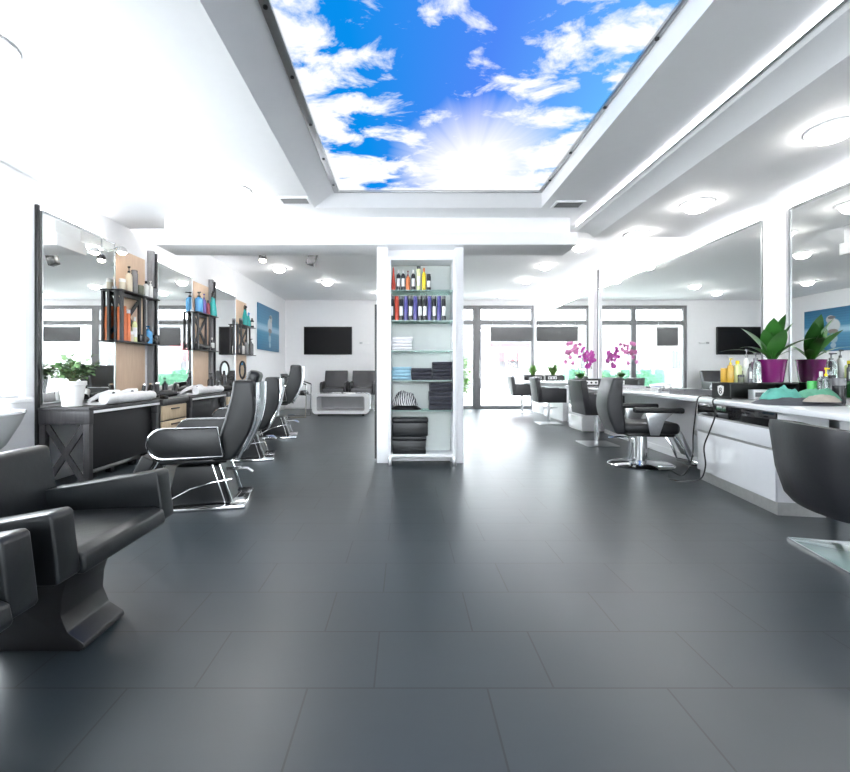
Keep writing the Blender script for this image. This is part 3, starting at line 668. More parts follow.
def spout(loc, rz, label):
    t = thing('curved_clipper', label, 'hair clipper', loc, rz, 'white curved clippers on the desks')
    B().tube([(-.14, 0, .02), (-.06, 0, .07), (.03, 0, .095), (.12, 0, .09)], [.018, .024, .03, .034], 10).build('body', satin_white, t)
    B().cyl((.06, -.034, .093), (.06, -.0285, .093), .014, 12).build('switch', black_pl, t)
    B().cyl((-.14, 0, 0), (-.14, 0, .02), .02, 10).build('foot', satin_white, t); B().cyl((.09, 0, 0), (.09, 0, .07), .02, 10).build('foot', satin_white, t)

# ------------------------------------------------------------------ left desks
DX0, DX1, DZ = -3.28, -2.82, .70
def desk(y0, y1, label):
    t = thing('styling_table', label, 'table', (DX0, y0, 0), group='styling tables along the left wall')
    w = DX1 - DX0; L = y1 - y0
    B().box(0, w, 0, L, DZ - .03, DZ, .003).build('table_top', dark_wood, t)
    for y in (0.005, L - .055):
        f = B().box(.0, w, y, y + .05, DZ - .15, DZ - .03, .003).build('end_rail', dark_wood, t)
        for x in (0.005, w - .06): B().box(x, x + .055, y, y + .05, 0, DZ - .15, .003).build('leg', dark_wood, t)
        b = B()
        for (xa, xb) in ((.06, w - .06), (w - .06, .06)):
            dv = Vector((xb - xa, 0, -(DZ - .17))).normalized(); nn = Vector((-dv.z, 0, dv.x)) * .026
            za, zb = DZ - .16, .02
            b.prism([(xa + nn.x, za + nn.z), (xb + nn.x, zb + nn.z), (xb - nn.x, zb - nn.z), (xa - nn.x, za - nn.z)], 'y', y + .01 + (.003 if xa < .1 else 0), y + .03 - (.003 if xa < .1 else 0))
        b.build('cross_brace', dark_wood, t)
    B().box(w - .09, w - .065, .06, L - .06, .12, DZ - .035, .002).build('black_apron', M('apron_black', (.006, .006, .008), .6, var=.2), t)
    B().box(w - .025, w + .002, .055, L, DZ - .055, DZ - .031, .002).build('front_trim', satin_white, t)
def drawers(y0, y1, label):
    t = thing('drawer_cabinet', label, 'drawer cabinet', (DX0, y0, 0), group='pale drawer cabinets along the left wall')
    w = DX1 - DX0; L = y1 - y0
    B().box(0, w - .02, 0, L, .05, DZ - .06, .003).build('body', dark_wood, t)
    B().box(0, w + .02, -.005, L + .005, DZ - .06, DZ, .003).build('cabinet_top', dark_wood, t)
    for k in range(3):
        z0 = .08 + k * .185
        d = B().box(w - .02, w, .02, L - .02, z0, z0 + .17, .003).build('drawer', pale_wood, t)
        B().box(w, w + .015, L * .35, L * .65, z0 + .12, z0 + .135, .003).build('handle', black_pl, d)
    for y in (.03, L - .07):
        for x in (.03, w - .09): B().box(x, x + .04, y, y + .04, 0, .05).build('foot', black_pl, t)
D = [(3.75, 4.83), (5.52, 6.62), (7.2, 8.2)]
DR = [(4.86, 5.44), (6.65, 7.15), (8.23, 8.75)]
dl = ['dark styling table with crossed legs nearest the camera', 'second dark styling table, beside the first barber chair back', 'farthest dark styling table along the left wall']
drl = ['pale wood drawer cabinet between the two nearest styling tables', 'pale wood drawer cabinet behind the first barber chair', 'pale wood drawer cabinet at the far end of the left tables']
for (a, l) in zip(D, dl): desk(*a, l)
for (a, l) in zip(DR, drl): drawers(*a, l)
for (y0, y1), l in zip(D, ('white towel roll along the nearest styling table', 'white towel roll on the middle styling table', 'white towel roll on the farthest styling table')):
    n = 12; prof = []
    R = .058; cx, cz = DX1 - .06, DZ + R
    t = thing('towel_roll', l, 'towel', (0, 0, 0), group='white towels along the styling tables')
    pts = [(cx, y0 + .26 + (y1 - y0 - .3) * k / 16, cz) for k in range(17)]
    B().tube(pts, [R * (.9 + .1 * math.sin(k * 1.7)) if 0 < k < 16 else R * .8 for k in range(17)], 16).build('roll', towel_w, t)
    B().box(DX0 + .12, cx - .02, y0 + .3, y1 - .05, DZ, DZ + .012, .005).build('flat_end', towel_w, t)
# plant on the nearest desk
t = thing('potted_plant', 'leafy green plant in a white pot on the nearest styling table', 'plant', (-3.09, 3.90, DZ))
B().lathe([(.07, 0), (.078, .005), (.10, .19), (.112, .2), (.112, .235), (.1, .235), (.095, .205), (.01, .2)], n=28).build('pot', pot_w, t)
B().lathe([(.096, .2), (.096, .212), (.01, .216)], n=20).build('soil', soil, t)
b = B(); st = B()
r = random.Random(3)
for k in range(40):
    az = r.uniform(0, 2 * PI); el = r.uniform(.5, 1.4); ln = r.uniform(.12, .31)
    tip = Vector((math.cos(az) * math.cos(el) * ln * 1.1, math.sin(az) * math.cos(el) * ln * 1.1, .21 + math.sin(el) * ln))
    st.tube([(0, 0, .205), (tip.x * .4, tip.y * .4, .21 + (tip.z - .21) * .6), tuple(tip)], .0025, 5)
    for q in range(5):
        u = r.uniform(.45, 1)
        b.leaf((tip.x * u, tip.y * u, .21 + (tip.z - .21) * u), r.uniform(0, 2 * PI), r.uniform(.06, .11), r.uniform(.035, .06), r.uniform(.1, .8), 1.2, 5)
st.build('stem', stem_m, t); b.build('foliage', leaf_s, t)
# tools on the desks
spout((-3.05, 4.28, DZ + .012), .9, 'white curved clipper nearest the plant pot')
spout((-3.08, 4.62, DZ + .012), .9, 'white curved clipper with dark switch behind the towel roll')
stand_tool((-3.12, 4.97, DZ), 'black clipper stand at the near end of the first drawer cabinet', .4)
stand_tool((-3.13, 5.13, DZ), 'black clipper stand in the middle of the first drawer cabinet', 1.2)
hair_dryer((-2.98, 5.26, DZ), .6, 'black hair dryer lying on the first drawer cabinet')
stand_tool((-3.14, 5.33, DZ), 'black clipper stand at the far end of the first drawer cabinet', 2.2)
clipper((-2.87, 5.0, DZ), 1.0, 'black hair clipper lying at the front edge of the first drawer cabinet')
spout((-3.02, 5.95, DZ + .012), .7, 'white curved clipper on the middle styling table')
spout((-3.05, 6.3, DZ + .012), 2.4, 'white curved clipper farther along the middle styling table')
bottle((-3.12, 6.75, DZ), .3, .05, b_blk, b_blk, 'pump', None, 'black pump bottle on the second drawer cabinet', group='bottles on the drawer cabinets')
stand_tool((-3.1, 6.9, DZ), 'black clipper stand on the second drawer cabinet', .5)
hair_dryer((-2.95, 6.95, DZ), .5, 'black hair dryer lying on the second drawer cabinet')
bottle((-3.05, 7.08, DZ), .34, .045, b_blk, b_blk, 'cap', None, 'tall black bottle at the far end of the second drawer cabinet', group='bottles on the drawer cabinets')
spout((-3.0, 7.75, DZ + .012), .7, 'white curved clipper on the farthest styling table')
hair_dryer((-2.95, 8.4, DZ), .5, 'black hair dryer lying on the farthest drawer cabinet')
hair_dryer((XL + .085, 6.78, 1.375), 1.4, 'black hair dryer on the middle wall shelf board', group='tools on the middle wall shelf')
hair_dryer((XL + .085, 6.55, 1.375), 1.5, 'black hair dryer at the near end of the middle wall shelf board', group='tools on the middle wall shelf')
hair_dryer((XL + .085, 5.24, 1.375), 1.5, 'black hair dryer behind the blue bottle on the nearest wall shelf', group=None)
hair_dryer((-3.16, 4.42, DZ), .3, 'black hair dryer against the nearest mirror behind the plant pot')
hair_dryer((-3.14, 4.74, DZ), -.4, 'black hair dryer at the far end of the nearest styling table')
stand_tool((-3.18, 5.75, DZ), 'black clipper stand at the near end of the middle styling table', .8)
hair_dryer((-3.16, 6.5, DZ), .5, 'black hair dryer at the far end of the middle styling table')
bottle((-3.2, 5.6, DZ), .24, .035, b_blk, b_blk, 'pump', None, 'black pump bottle at the near end of the middle styling table')
# oval hand mirror on a stand
t = thing('table_mirror', 'oval black framed mirror standing on the farthest styling table', 'mirror', (-3.12, 8.06, DZ), -.5)
pts = [(.075 * math.cos(a), 0, .36 + .16 * math.sin(a)) for a in [2 * PI * k / 24 for k in range(24)]]
B().tube(pts, .02, 8, closed=True).build('frame', black_pl, t)
b = B(); vs = [b.bm.verts.new((.07 * math.cos(a), s, .36 + .152 * math.sin(a))) for s in (-.004, .004) for a in [2 * PI * k / 24 for k in range(24)]]
b.bm.faces.new(vs[:24]); b.bm.faces.new(vs[24:][::-1])
for k in range(24): b.bm.faces.new([vs[k], vs[(k + 1) % 24], vs[24 + (k + 1) % 24], vs[24 + k]])
b.build('mirror_glass', mirror_m, t)
B().cyl((0, 0, .0), (0, 0, .2), .014, 10).lathe([(.09, 0), (.085, .015), (.02, .025)], n=20).build('stand', black_pl, t)
# black floor tray under the nearest table
t = thing('foot_bar', 'grey bar with rollers on the floor under the nearest styling table', 'foot rail', (-3.02, 3.95, 0))
B().cyl((0, .0, .07), (0, .8, .07), .03, 12).build('bar', plinth_m, t)
for y in (.1, .35, .7): B().box(-.03, .03, y - .03, y + .03, 0, .05, .008).build('support', black_pl, t)

# ------------------------------------------------------------------ barber chairs
def back_shell(h, w, th, lean, y=None, m=6, curve=.05):
    """side profile (x forward, z up) of a padded back that leans backward"""
    pts_f, pts_b = [], []
    n = 10
    for i in range(n + 1):
        u = i / n; x = -lean * u - curve * math.sin(PI * u)
        tk = th * (.75 + .35 * math.sin(PI * min(1, u * 1.1)))
        pts_f.append((x + tk * .5, u * h)); pts_b.append((x - tk * .5, u * h))
    return pts_f + pts_b[::-1]
def barber_chair(name, label, loc, rz, boxy=True, headrest=True, lift=0, lean=.15):
    t = thing(name, label, 'barber chair', loc, rz, 'black barber chairs')
    if boxy:
        B().box(-.34, .30, -.26, .26, 0, .035, .012).build('base_plate', chrome, t)
        B().prism([(-.23, .035), (.22, .035), (.15, .33), (-.14, .33)], 'y', -.2, .2, .02, 3).build('pump_cover', leather, t)
        for s in (-.2, .2):
            b = B()
            for (xa, xb) in ((-.245, -.15), (-.19, -.10)):
                b.tube([(xa, s * 1.04, .04), (xb - .0, s * 1.04, .33)], .005, 6)
            b.tube([(-.24, s * 1.05, .22), (-.10, s * 1.05, .2), (.05, s * 1.05, .16), (.2, s * 1.03, .08)], .005, 6)
            b.build('chrome_trim', chrome, t)
        B().tube([(-.16, 0, .25), (-.32, 0, .25), (-.36, 0, .22)], .012, 8).build('pump_lever', chrome, t)
    else:
        B().lathe([(.33, 0), (.335, .012), (.3, .03), (.12, .045), (.07, .06), (.07, .08), (.01, .08)], n=36, sy=.85).build('base_plate', chrome, t)
        B().cyl((0, 0, .05), (0, 0, .33), .065, 20).cyl((-.1, .02, .06), (-.1, .02, .33), .016, 10).build('column', chrome, t)
        B().tube([(-.02, 0, .29), (-.2, .05, .30), (-.3, .1, .28)], .01, 8).build('pump_lever', chrome, t)
    zs = .34 + lift
    if lift: B().cyl((0, 0, .3), (0, 0, zs), .055, 16).build('column', chrome, t)
    B().box(-.2, .26, -.2, .2, zs, zs + .03, .008).build('seat_plate', black_pl, t)
    B().box(-.24, .30, -.25, .25, zs + .03, zs + .15, .045, 4).build('seat', leather, t)
    # back
    hw = .25 if boxy else .22; bx = -.17 if boxy else -.26
    bk = B().prism(back_shell(.60, .5, .20 if boxy else .15, lean), 'y', -hw, hw, .05, 5).xf(Matrix.Translation((bx, 0, zs + .02))).build('backrest', leather if boxy else leather_g, t)
    prof = [(p[0] - .105 + bx, p[1] + zs + .03) for p in [(-lean * u - .05 * math.sin(PI * u), .57 * u) for u in [k / 8 for k in range(9)]]]
    if boxy:
        for s in (-.22, .22): B().tube([(x, s, z) for x, z in prof], .018, 8).build('back_trim', chrome, t)
        b = B().prism([(x + .02, z) for x, z in prof] + [(x - .006, z) for x, z in prof[::-1]], 'y', -.2, .2)
        b.build('back_shell', M('silver_shell', (.55, .57, .6), .3, .5, var=.1), t)
    if headrest:
        B().box(-.05, .05, -.13, .13, 0, .12, .035, 4).xf(Matrix.Translation((-.35, 0, zs + .575)) @ Matrix.Rotation(-.35, 4, 'Y')).build('headrest', leather, t)
        B().cyl((-.33, -.04, zs + .54), (-.35, -.04, zs + .63), .01, 8).cyl((-.33, .04, zs + .54), (-.35, .04, zs + .63), .01, 8).build('headrest_post', chrome, t)
    for s in (-1, 1):
        if boxy:
            n = 10; R = .105
            pill = [(-.20, .41 + lift), (-.16, .62 + lift)] + [(.19 + math.cos(a) * R, .515 + lift + math.sin(a) * R) for a in [PI / 2 - PI * k / n for k in range(n + 1)]]
            y0, y1 = sorted((s * .265, s * .33))
            a = B().prism(pill, 'y', y0, y1, .012, 2).build('armrest', leather, t)
            rim = [(x, s * .332, z) for x, z in pill]
            B().tube(rim, .008, 6, closed=True).build('chrome_edge', chrome, a)
            B().cyl((.0, s * .25, zs + .10), (.0, s * .275, zs + .14), .02, 8).build('arm_mount', chrome, t)
        else:
            B().box(-.18, .30, s * .30 - .03, s * .30 + .03, .60, .655, .02, 3).build('armrest', leather, t)
            B().prism([(-.06, .60), (.20, .60), (.12, .52), (.07, .37), (-.01, .37)], 'y', s * .29 - .012, s * .29 + .012, .004).build('arm_bracket', steel, t)
    # leg rest and footrest
    lr = (-.05, .05, -.18, .18) if boxy else (-.015, .02, -.12, .12)
    B().box(*lr, -.30, 0, .014, 3).xf(Matrix.Translation((.34, 0, zs + .05)) @ Matrix.Rotation(-.45, 4, 'Y')).build('leg_rest', leather if boxy else steel, t)
    for s in (-.15, .15): B().tube([(.28, s, zs + .02), (.38, s, zs - .14), (.43, s, zs - .27), (.55, s, zs - .29)], .014, 8).build('footrest_arm', chrome, t)
    B().cyl((.55, -.15, zs - .29), (.55, .15, zs - .29), .014, 8).build('footrest_bar', chrome, t)
    B().box(.42, .54, -.14, .14, zs - .305, zs - .285, .006).build('footrest', black_pl, t)
    return t
barber_chair('barber_chair', 'black barber chair nearest the camera on the left, pill shaped armrest', (-1.575, 3.30, 0), PI + .22)
c2 = barber_chair('barber_chair', 'second black barber chair of the left row, in the middle', (-1.90, 4.98, 0), PI + .24, headrest=False)
barber_chair('barber_chair', 'farthest black barber chair of the left row, near the lounge', (-2.04, 6.6, 0), PI + .2, headrest=False, lift=.17)
barber_chair('barber_chair', 'black barber chair on a round chrome base at the right counter', (2.58, 4.6, 0), -.16, boxy=False, headrest=False, lean=.03)

# ------------------------------------------------------------------ black waiting armchairs, left foreground
def armchair(name, label, loc):
    t = thing(name, label, 'armchair', loc, 0, 'black armchairs in the left foreground')
    W = .68          # y from 0 to W ; x from back (-.66) to front (0)
    for y0 in (0, W - .095):
        B().prism([(-.60, .30), (-.01, .325), (.0, .34), (-.025, .545), (-.04, .558), (-.55, .470), (-.60, .45)], 'y', y0, y0 + .095, .012, 3).build('armrest', leather_a, t)
    B().prism([(-.58, .29), (.005, .318), (.015, .335), (.005, .385), (-.04, .40), (-.58, .375)], 'y', .096, W - .096, .012, 3).build('seat', leather_a, t)
    B().prism([(-.60, .31), (-.52, .31), (-.585, .655), (-.60, .67), (-.65, .67), (-.665, .655)], 'y', .02, W - .02, .014, 3).build('backrest', leather_a, t)
    # flared pedestal
    cv = [(-.40, 0), (-.07, 0), (-.045, .012), (-.05, .03), (-.11, .07), (-.135, .13), (-.13, .2), (-.10, .30), (-.42, .30), (-.36, .2), (-.36, .08)]
    B().prism(cv, 'y', .17, W - .29, .006, 2).build('pedestal', black_pl, t)
    return t
armchair('armchair', 'black leather armchair in the left foreground with its seat in view', (-1.12, 1.36, 0))
armchair('armchair', 'black leather armchair cut off at the bottom left corner', (-1.09, .575, 0))

# white basin below the left window
t = thing('wash_basin', 'white curved wash basin on the left wall below the window', 'basin', (XL + .02, 3.12, .68))
prof = []
n = 20
b = B()
rings = []
for (k, z) in ((1.0, 0), (1.03, .012), (1.02, .03), (.94, .03), (.9, .0), (.7, -.10), (.3, -.16)):
    rings.append([b.bm.verts.new((.28 * k * math.sin(PI * i / n) if i not in (0, n) else 0, -.42 * k * math.cos(PI * i / n), z)) for i in range(n + 1)])
for A, Q in zip(rings, rings[1:]):
    for i in range(n): b.bm.faces.new([A[i], A[i + 1], Q[i + 1], Q[i]])
b.bm.faces.new(rings[-1])
b.build('bowl', gloss_white, t)
b = B(); rings = []
for (k, z) in ((1.0, 0), (.93, -.08), (.72, -.24), (.35, -.36), (.05, -.40)):
    rings.append([b.bm.verts.new((.28 * k * math.sin(PI * i / n) if i not in (0, n) else 0, -.42 * k * math.cos(PI * i / n) + .1 * (z), z)) for i in range(n + 1)])
for A, Q in zip(rings, rings[1:]):
    for i in range(n): b.bm.faces.new([A[i], A[i + 1], Q[i + 1], Q[i]])
b.bm.faces.new(rings[-1])
b.build('underside', M('basin_grey', (.6, .62, .62), .4, var=.04), t)

# ------------------------------------------------------------------ lounge at the far left
t = thing('wall_television', 'black television on the far wall above the lounge chairs', 'television', (-2.12, YF, 1.5))
B().box(-.66, .66, -.06, -.012, 0, .765, .006).build('bezel', black_pl, t)
B().box(-.64, .64, -.064, -.06, .02, .745).build('screen', screen_m, t)
B().box(-.2, .2, -.012, 0, .25, .55).build('wall_bracket', steel, t)
t = thing('dangling_cable', 'thin white cable dangling below the television', 'cable', (-2.0, YF - .012, 1.5))
B().tube([(0, 0, .01), (.03, -.01, -.06), (.12, -.01, -.13), (.22, 0, -.1), (.25, 0, -.02), (.24, 0, .01)], .006, 6).build('cord', satin_white, t)
t = thing('wall_socket', 'white wall bracket right of the television', 'bracket', (-1.12, YF, 1.82))
B().box(-.12, .12, -.03, 0, -.02, .02, .006).build('bracket_arm', satin_white, t)
B().box(-.13, -.05, -.05, -.03, -.025, .025, .005).build('clip', steel, t)
def lounge(label, loc):
    t = thing('lounge_chair', label, 'chair', loc, 0, 'grey lounge chairs under the television')
    # faces -y
    B().box(-.27, .27, -.30, .2, .44, .62, .03, 3).build('seat', leather_l, t)
    B().prism([(.10, .55), (.22, .50), (.36, 1.03), (.33, 1.06), (.27, 1.06)], 'x', -.30, .30, .02, 3).build('backrest', leather_l, t)
    for s in (-1, 1):
        x0, x1 = sorted((s * .272, s * .335))
        B().prism([(-.30, .44), (.2, .44), (.23, .78), (-.24, .76), (-.30, .72)], 'x', x0, x1, .015, 3).build('armrest', leather, t)
        B().tube([(s * .30, -.27, .45), (s * .30, -.27, .012), (s * .30, .24, .012), (s * .30, .24, .50)], .012, 8).build('leg', chrome, t)
lounge('grey leather lounge chair left of the pair under the television', (-1.83, 10.95, 0))
lounge('grey leather lounge chair beside the pillar under the television', (-1.10, 10.95, 0))
t = thing('visitor_chair', 'slim black chair with a chrome arm behind the farthest barber chair', 'chair', (-2.48, 9.6, 0))
B().prism([(-.2, .50), (.22, .50), (.24, .54), (.2, .60), (-.2, .58)], 'y', -.22, .22, .015, 3).build('seat', leather, t)
B().prism([(-.26, .55), (-.2, .55), (-.26, .98), (-.31, .98)], 'y', -.22, .22, .012, 2).build('backrest', leather, t)
for s in (-1, 1):
    B().tube([(-.27, s * .24, .93), (.0, s * .24, .84), (.28, s * .24, .74)], .016, 8).build('arm', leather, t)
    B().tube([(.28, s * .24, .74), (.27, s * .24, .012), (-.25, s * .24, .012)], .012, 8).cyl((0, s * .21, .51), (.275, s * .235, .5), .01, 6).build('leg', chrome, t)
# coffee table
t = thing('coffee_table', 'low white coffee table with a rounded hollow frame in the lounge', 'table', (-1.49, 9.7, .0))
def rrect(w, h, r, n=6):
    out = []
    for cx, cz, a0 in ((w - r, h - r, 0), (-w + r, h - r, PI / 2), (-w + r, r, PI), (w - r, r, 1.5 * PI)):
        out += [(cx + r * math.cos(a0 + PI / 2 * k / n), cz + r * math.sin(a0 + PI / 2 * k / n)) for k in range(n + 1)]
    return out
b = B(); o_ = rrect(.66, .47, .09); i_ = [(x * .84, z * .72 + .065) for x, z in rrect(.66, .47, .06)]
n = len(o_)
vs = [[b.bm.verts.new((x, y, z + .05)) for x, z in pr] for y in (0, .6) for pr in (o_, i_)]
for k in range(n):
    q = (k + 1) % n
    b.bm.faces.new([vs[0][k], vs[0][q], vs[1][q], vs[1][k]]); b.bm.faces.new([vs[2][k], vs[3][k], vs[3][q], vs[2][q]])
    b.bm.faces.new([vs[0][k], vs[2][k], vs[2][q], vs[0][q]]); b.bm.faces.new([vs[1][k], vs[1][q], vs[3][q], vs[3][k]])
b.build('frame', gloss_white, t)
B().box(-.54, .54, .05, .55, .118, .138).build('inner_shelf', M('table_grey', (.5, .5, .51), .3, var=.05), t)
B().box(-.54, .54, .53, .55, .138, .44).build('back_panel', M('table_grey', (.5, .5, .51), .3, var=.05), t)
for x in (-.52, .52):
    for y in (.08, .52): B().cyl((x, y, 0), (x, y, .052), .025, 10).build('foot', black_pl, t)
for k, (x, c, l) in enumerate(((-1.62, b_gry, 'dark magazine on the white coffee table'), (-1.32, b_wht, 'pale magazine on the white coffee table'))):
    t = thing('magazine', l, 'magazine', (x, 9.95, .52), .2 + k * .3, 'magazines on the coffee table')
    B().box(-.1, .1, -.14, .14, 0, .008, .002).build('cover', c, t)
    B().box(-.098, .102, -.138, .138, .0082, .013, .001).build('pages', b_wht, t)

# blue picture on the left wall
def picture_mat():
    m = bpy.data.materials.new('blue_water_print'); m.use_nodes = True; nt = m.node_tree; N = nt.nodes.new; L = nt.links.new
    p = nt.nodes['Principled BSDF']; p.inputs['Roughness'].default_value = .35
    tc = N('ShaderNodeTexCoord'); sp = N('ShaderNodeSeparateXYZ'); L(tc.outputs['Object'], sp.inputs[0])
    g = N('ShaderNodeMapRange'); g.inputs['From Min'].default_value = 0; g.inputs['From Max'].default_value = 1.05; L(sp.outputs['Z'], g.inputs['Value'])
    r = N('ShaderNodeValToRGB'); e = r.color_ramp.elements
    e[0].color = (.025, .15, .28, 1); e[1].color = (.012, .13, .26, 1)
    for pos, c in ((.40, (.07, .26, .42, 1)), (.47, (.36, .56, .68, 1)), (.53, (.3, .5, .64, 1)), (.6, (.04, .22, .38, 1))):
        k = e.new(pos); k.color = c
    L(g.outputs[0], r.inputs[0])
    wv = N('ShaderNodeTexWave'); wv.bands_direction = 'Z'; wv.inputs['Scale'].default_value = 5; wv.inputs['Distortion'].default_value = 3; L(tc.outputs['Object'], wv.inputs['Vector'])
    mw = N('ShaderNodeMixRGB'); mw.blend_type = 'SOFT_LIGHT'; mw.inputs[0].default_value = .08; L(r.outputs[0], mw.inputs[1]); L(wv.outputs['Color'], mw.inputs[2])
    cur = mw.outputs[0]
    # a pale figure above the waterline and its broken reflection
    for (cy, cz, ry, rz, col) in ((.05, .62, .17, .17, (.55, .58, .6, 1)), (.12, .78, .11, .10, (.5, .49, .47, 1)), (.09, .82, .10, .04, (.16, .15, .16, 1)), (.06, .48, .13, .06, (.25, .2, .19, 1)), (.04, .30, .10, .11, (.33, .45, .52, 1)), (.05, .14, .07, .07, (.36, .5, .58, 1)), (.04, .39, .05, .03, (.25, .2, .2, 1))):
        sb = N('ShaderNodeVectorMath'); sb.operation = 'SUBTRACT'; L(tc.outputs['Object'], sb.inputs[0]); sb.inputs[1].default_value = (0, cy, cz)
        ml = N('ShaderNodeVectorMath'); ml.operation = 'MULTIPLY'; L(sb.outputs[0], ml.inputs[0]); ml.inputs[1].default_value = (0, 1 / ry, 1 / rz)
        le = N('ShaderNodeVectorMath'); le.operation = 'LENGTH'; L(ml.outputs[0], le.inputs[0])
        mr = N('ShaderNodeMapRange'); mr.inputs['From Min'].default_value = 1.05; mr.inputs['From Max'].default_value = .85; L(le.outputs['Value'], mr.inputs['Value'])
        mx = N('ShaderNodeMixRGB'); L(mr.outputs[0], mx.inputs[0]); L(cur, mx.inputs[1]); mx.inputs[2].default_value = col; cur = mx.outputs[0]
    L(cur, p.inputs['Base Color'])
    return m
t = thing('wall_picture', 'blue water picture with a pale figure on the left wall near the lounge', 'picture', (XL, 10.15, 1.53))
B().box(.012, .03, -.79, .79, 0, 1.05).build('print', picture_mat(), t)
B().box(.001, .012, -.78, .78, .01, 1.04).build('backing', satin_white, t)

# ------------------------------------------------------------------ right counter
WT, WB = .775, .735
PW = [(3.0, 1.9), (3.0, 2.9), (3.2, 2.94), (3.2, 4.3), (3.36, 7.05)]
front = [(2.46, 1.9), (2.62, 2.98), (2.80, 4.02), (2.93, 7.72)]
t = thing('long_counter', 'long white glossy counter under the nearer right mirrors', 'counter', (0, 0, 0))
B().prism(front + [(XR - .005, 7.72), (XR - .005, 1.9)], 'z', WB, WT, .006).build('worktop', gloss_white, t)
struct('partition_wall', B().prism(PW + [(x + .04, y) for x, y in PW[::-1]], 'z', 0, WB - .001), satin_white, label='white knee wall under the long counter', cat='wall')
struct('baseboard_right', B().prism([(x - .012, y) for x, y in PW] + [(x - .001, y) for x, y in PW[::-1]], 'z', 0, .08), satin_white, label='white baseboard under the long counter', cat='baseboard')
t = thing('long_counter', 'white counter by the glass shop door under the farthest mirror', 'counter', (0, 0, 0))
B().prism([(3.02, 8.55), (3.02, 11.1), (XR - .005, 11.1), (XR - .005, 8.55)], 'z', WB + .04, WT + .04, .006).build('worktop', gloss_white, t)
struct('partition_wall_far', B().box(3.34, 3.38, 8.5, 11.05, 0, WB + .039), satin_white, label='white knee wall under the shop door counter', cat='wall')
# near drawer unit
t = thing('drawer_unit', 'white drawer unit with a black glass band under the near counter', 'drawer unit', (2.63, 2.98, 0), -math.atan2(.17, 1.04))
L_ = 1.054
B().box(.012, .33, 0, L_, .095, WB - .02, .002).build('body', satin_white, t)
B().box(.02, .32, .012, L_ - .012, 0, .095).build('plinth', plinth_m, t)
B().box(.0, .012, .0, L_, .62, WB - .008, .001).build('black_band', black_gl, t)
d = B().box(-.006, .012, .03, L_, .475, .605, .003).build('drawer', gloss_white, t)
d = B().box(-.002, .012, .0, L_, .098, .455, .003).build('drawer', gloss_white, t)
B().box(.004, .0125, .0, L_, .455, .475).box(.004, .0125, 0, L_, .605, .62).build('shadow_gap', plinth_m, t)
# far drawer block
t = thing('drawer_unit', 'white drawer block at the far end of the long counter', 'drawer unit', (3.0, 7.1, 0))
B().box(.012, .5, 0, .6, .02, WB - .002, .002).build('body', satin_white, t)
for z0 in (.03, .27, .51):
    d = B().box(-.004, .012, .01, .59, z0, z0 + .215, .003).build('drawer', gloss_white, t)
B().box(.03, .45, .03, .57, 0, .02).build('plinth', plinth_m, t)
t = thing('floor_cabinet', 'low white cabinet on the floor below the shop door counter', 'cabinet', (3.23, 8.6, 0))
B().box(.0, .1, 0, 1.2, .02, .40, .003).build('body', gloss_white, t)
B().box(.02, .1, 0.02, 1.18, 0, .02).build('plinth', plinth_m, t)
# socket organisers at the far ends
def organiser(x0, x1, y, z, label, w):
    t = thing('socket_box', label, 'socket box', (x0, y, z), group='black socket boxes on the counters')
    L = x1 - x0
    B().box(0, L, 0, .10, 0, .012).build('base', black_pl, t)
    B().box(0, L, .088, .10, .012, .125).build('back', black_pl, t)
    B().box(0, L, 0, .012, .012, .105).build('front', black_pl, t)
    B().box(0, .012, .012, .088, .012, .115).build('side', black_pl, t); B().box(L - .012, L, .012, .088, .012, .115).build('side', black_pl, t)
    p = B().box(L * .42, L * .42 + w, -.012, 0, .02, .092, .003).build('socket_plate', satin_white, t)
    for k in range(3):
        B().cyl((L * .42 + w * (k + .5) / 3, -.0125, .055), (L * .42 + w * (k + .5) / 3, -.016, .055), .018, 12).build('socket', black_pl, p)
organiser(2.96, 3.54, 7.50, WT, 'black box with three sockets below the orchid', .24)
organiser(3.05, 3.54, 10.7, WT + .04, 'black box with three sockets below the grassy plant', .22)

# orchid and grassy plant
t = thing('orchid', 'pink and magenta orchid in a small pot behind the socket box', 'plant', (3.19, 7.66, WT))
B().box(-.07, .07, -.03, .03, 0, .005).build('saucer', satin_white, t)
B().lathe([(.035, .005), (.04, .01), (.055, .13), (.05, .135), (.01, .13)], n=16).build('pot', M('glass_pot', (.35, .42, .3), .2, var=.2), t)
b = B()
for az, l, lf in ((.3, .2, .9), (2.0, .17, 1.2), (3.3, .22, .7), (4.6, .15, 1.1), (5.4, .18, .6)): b.leaf((0, 0, .12), az, l * 1.15, .12, lf, 1.1, 6)
b.build('foliage', leaf_m, t)
def spray(x, seed, mat, pts, k):
    st = B(); st.tube(pts, .005, 6); st.build('flower_stem', stem_m, t)
    r = random.Random(seed); fb = B()
    for i in range(k):
        u = r.uniform(.45, 1) * (len(pts) - 1); a = int(min(u, len(pts) - 2)); f = u - a
        p = Vector(pts[a]).lerp(Vector(pts[a + 1]), f) + Vector((r.uniform(-.09, .09), r.uniform(-.04, .04), r.uniform(-.09, .09)))
        for q in range(5):
            az = q * 2 * PI / 5 + r.random()
            d = Vector((math.cos(az), -.25, math.sin(az)))
            fb.ell(p + d * .02, (.019, .008, .019), 6)
    fb.build('blossom', mat, t)
spray(0, 4, petal_p, [(0, 0, .12), (-.03, 0, .45), (-.08, 0, .68), (-.17, -.01, .68), (-.22, -.02, .48)], 20)
spray(0, 9, petal_m, [(.02, 0, .12), (.04, 0, .45), (.07, 0, .62), (.15, 0, .52), (.21, -.01, .30)], 22)
t = thing('grassy_plant', 'short grassy green plant in a pale pot on the far counter', 'plant', (3.30, 10.83, WT + .04))
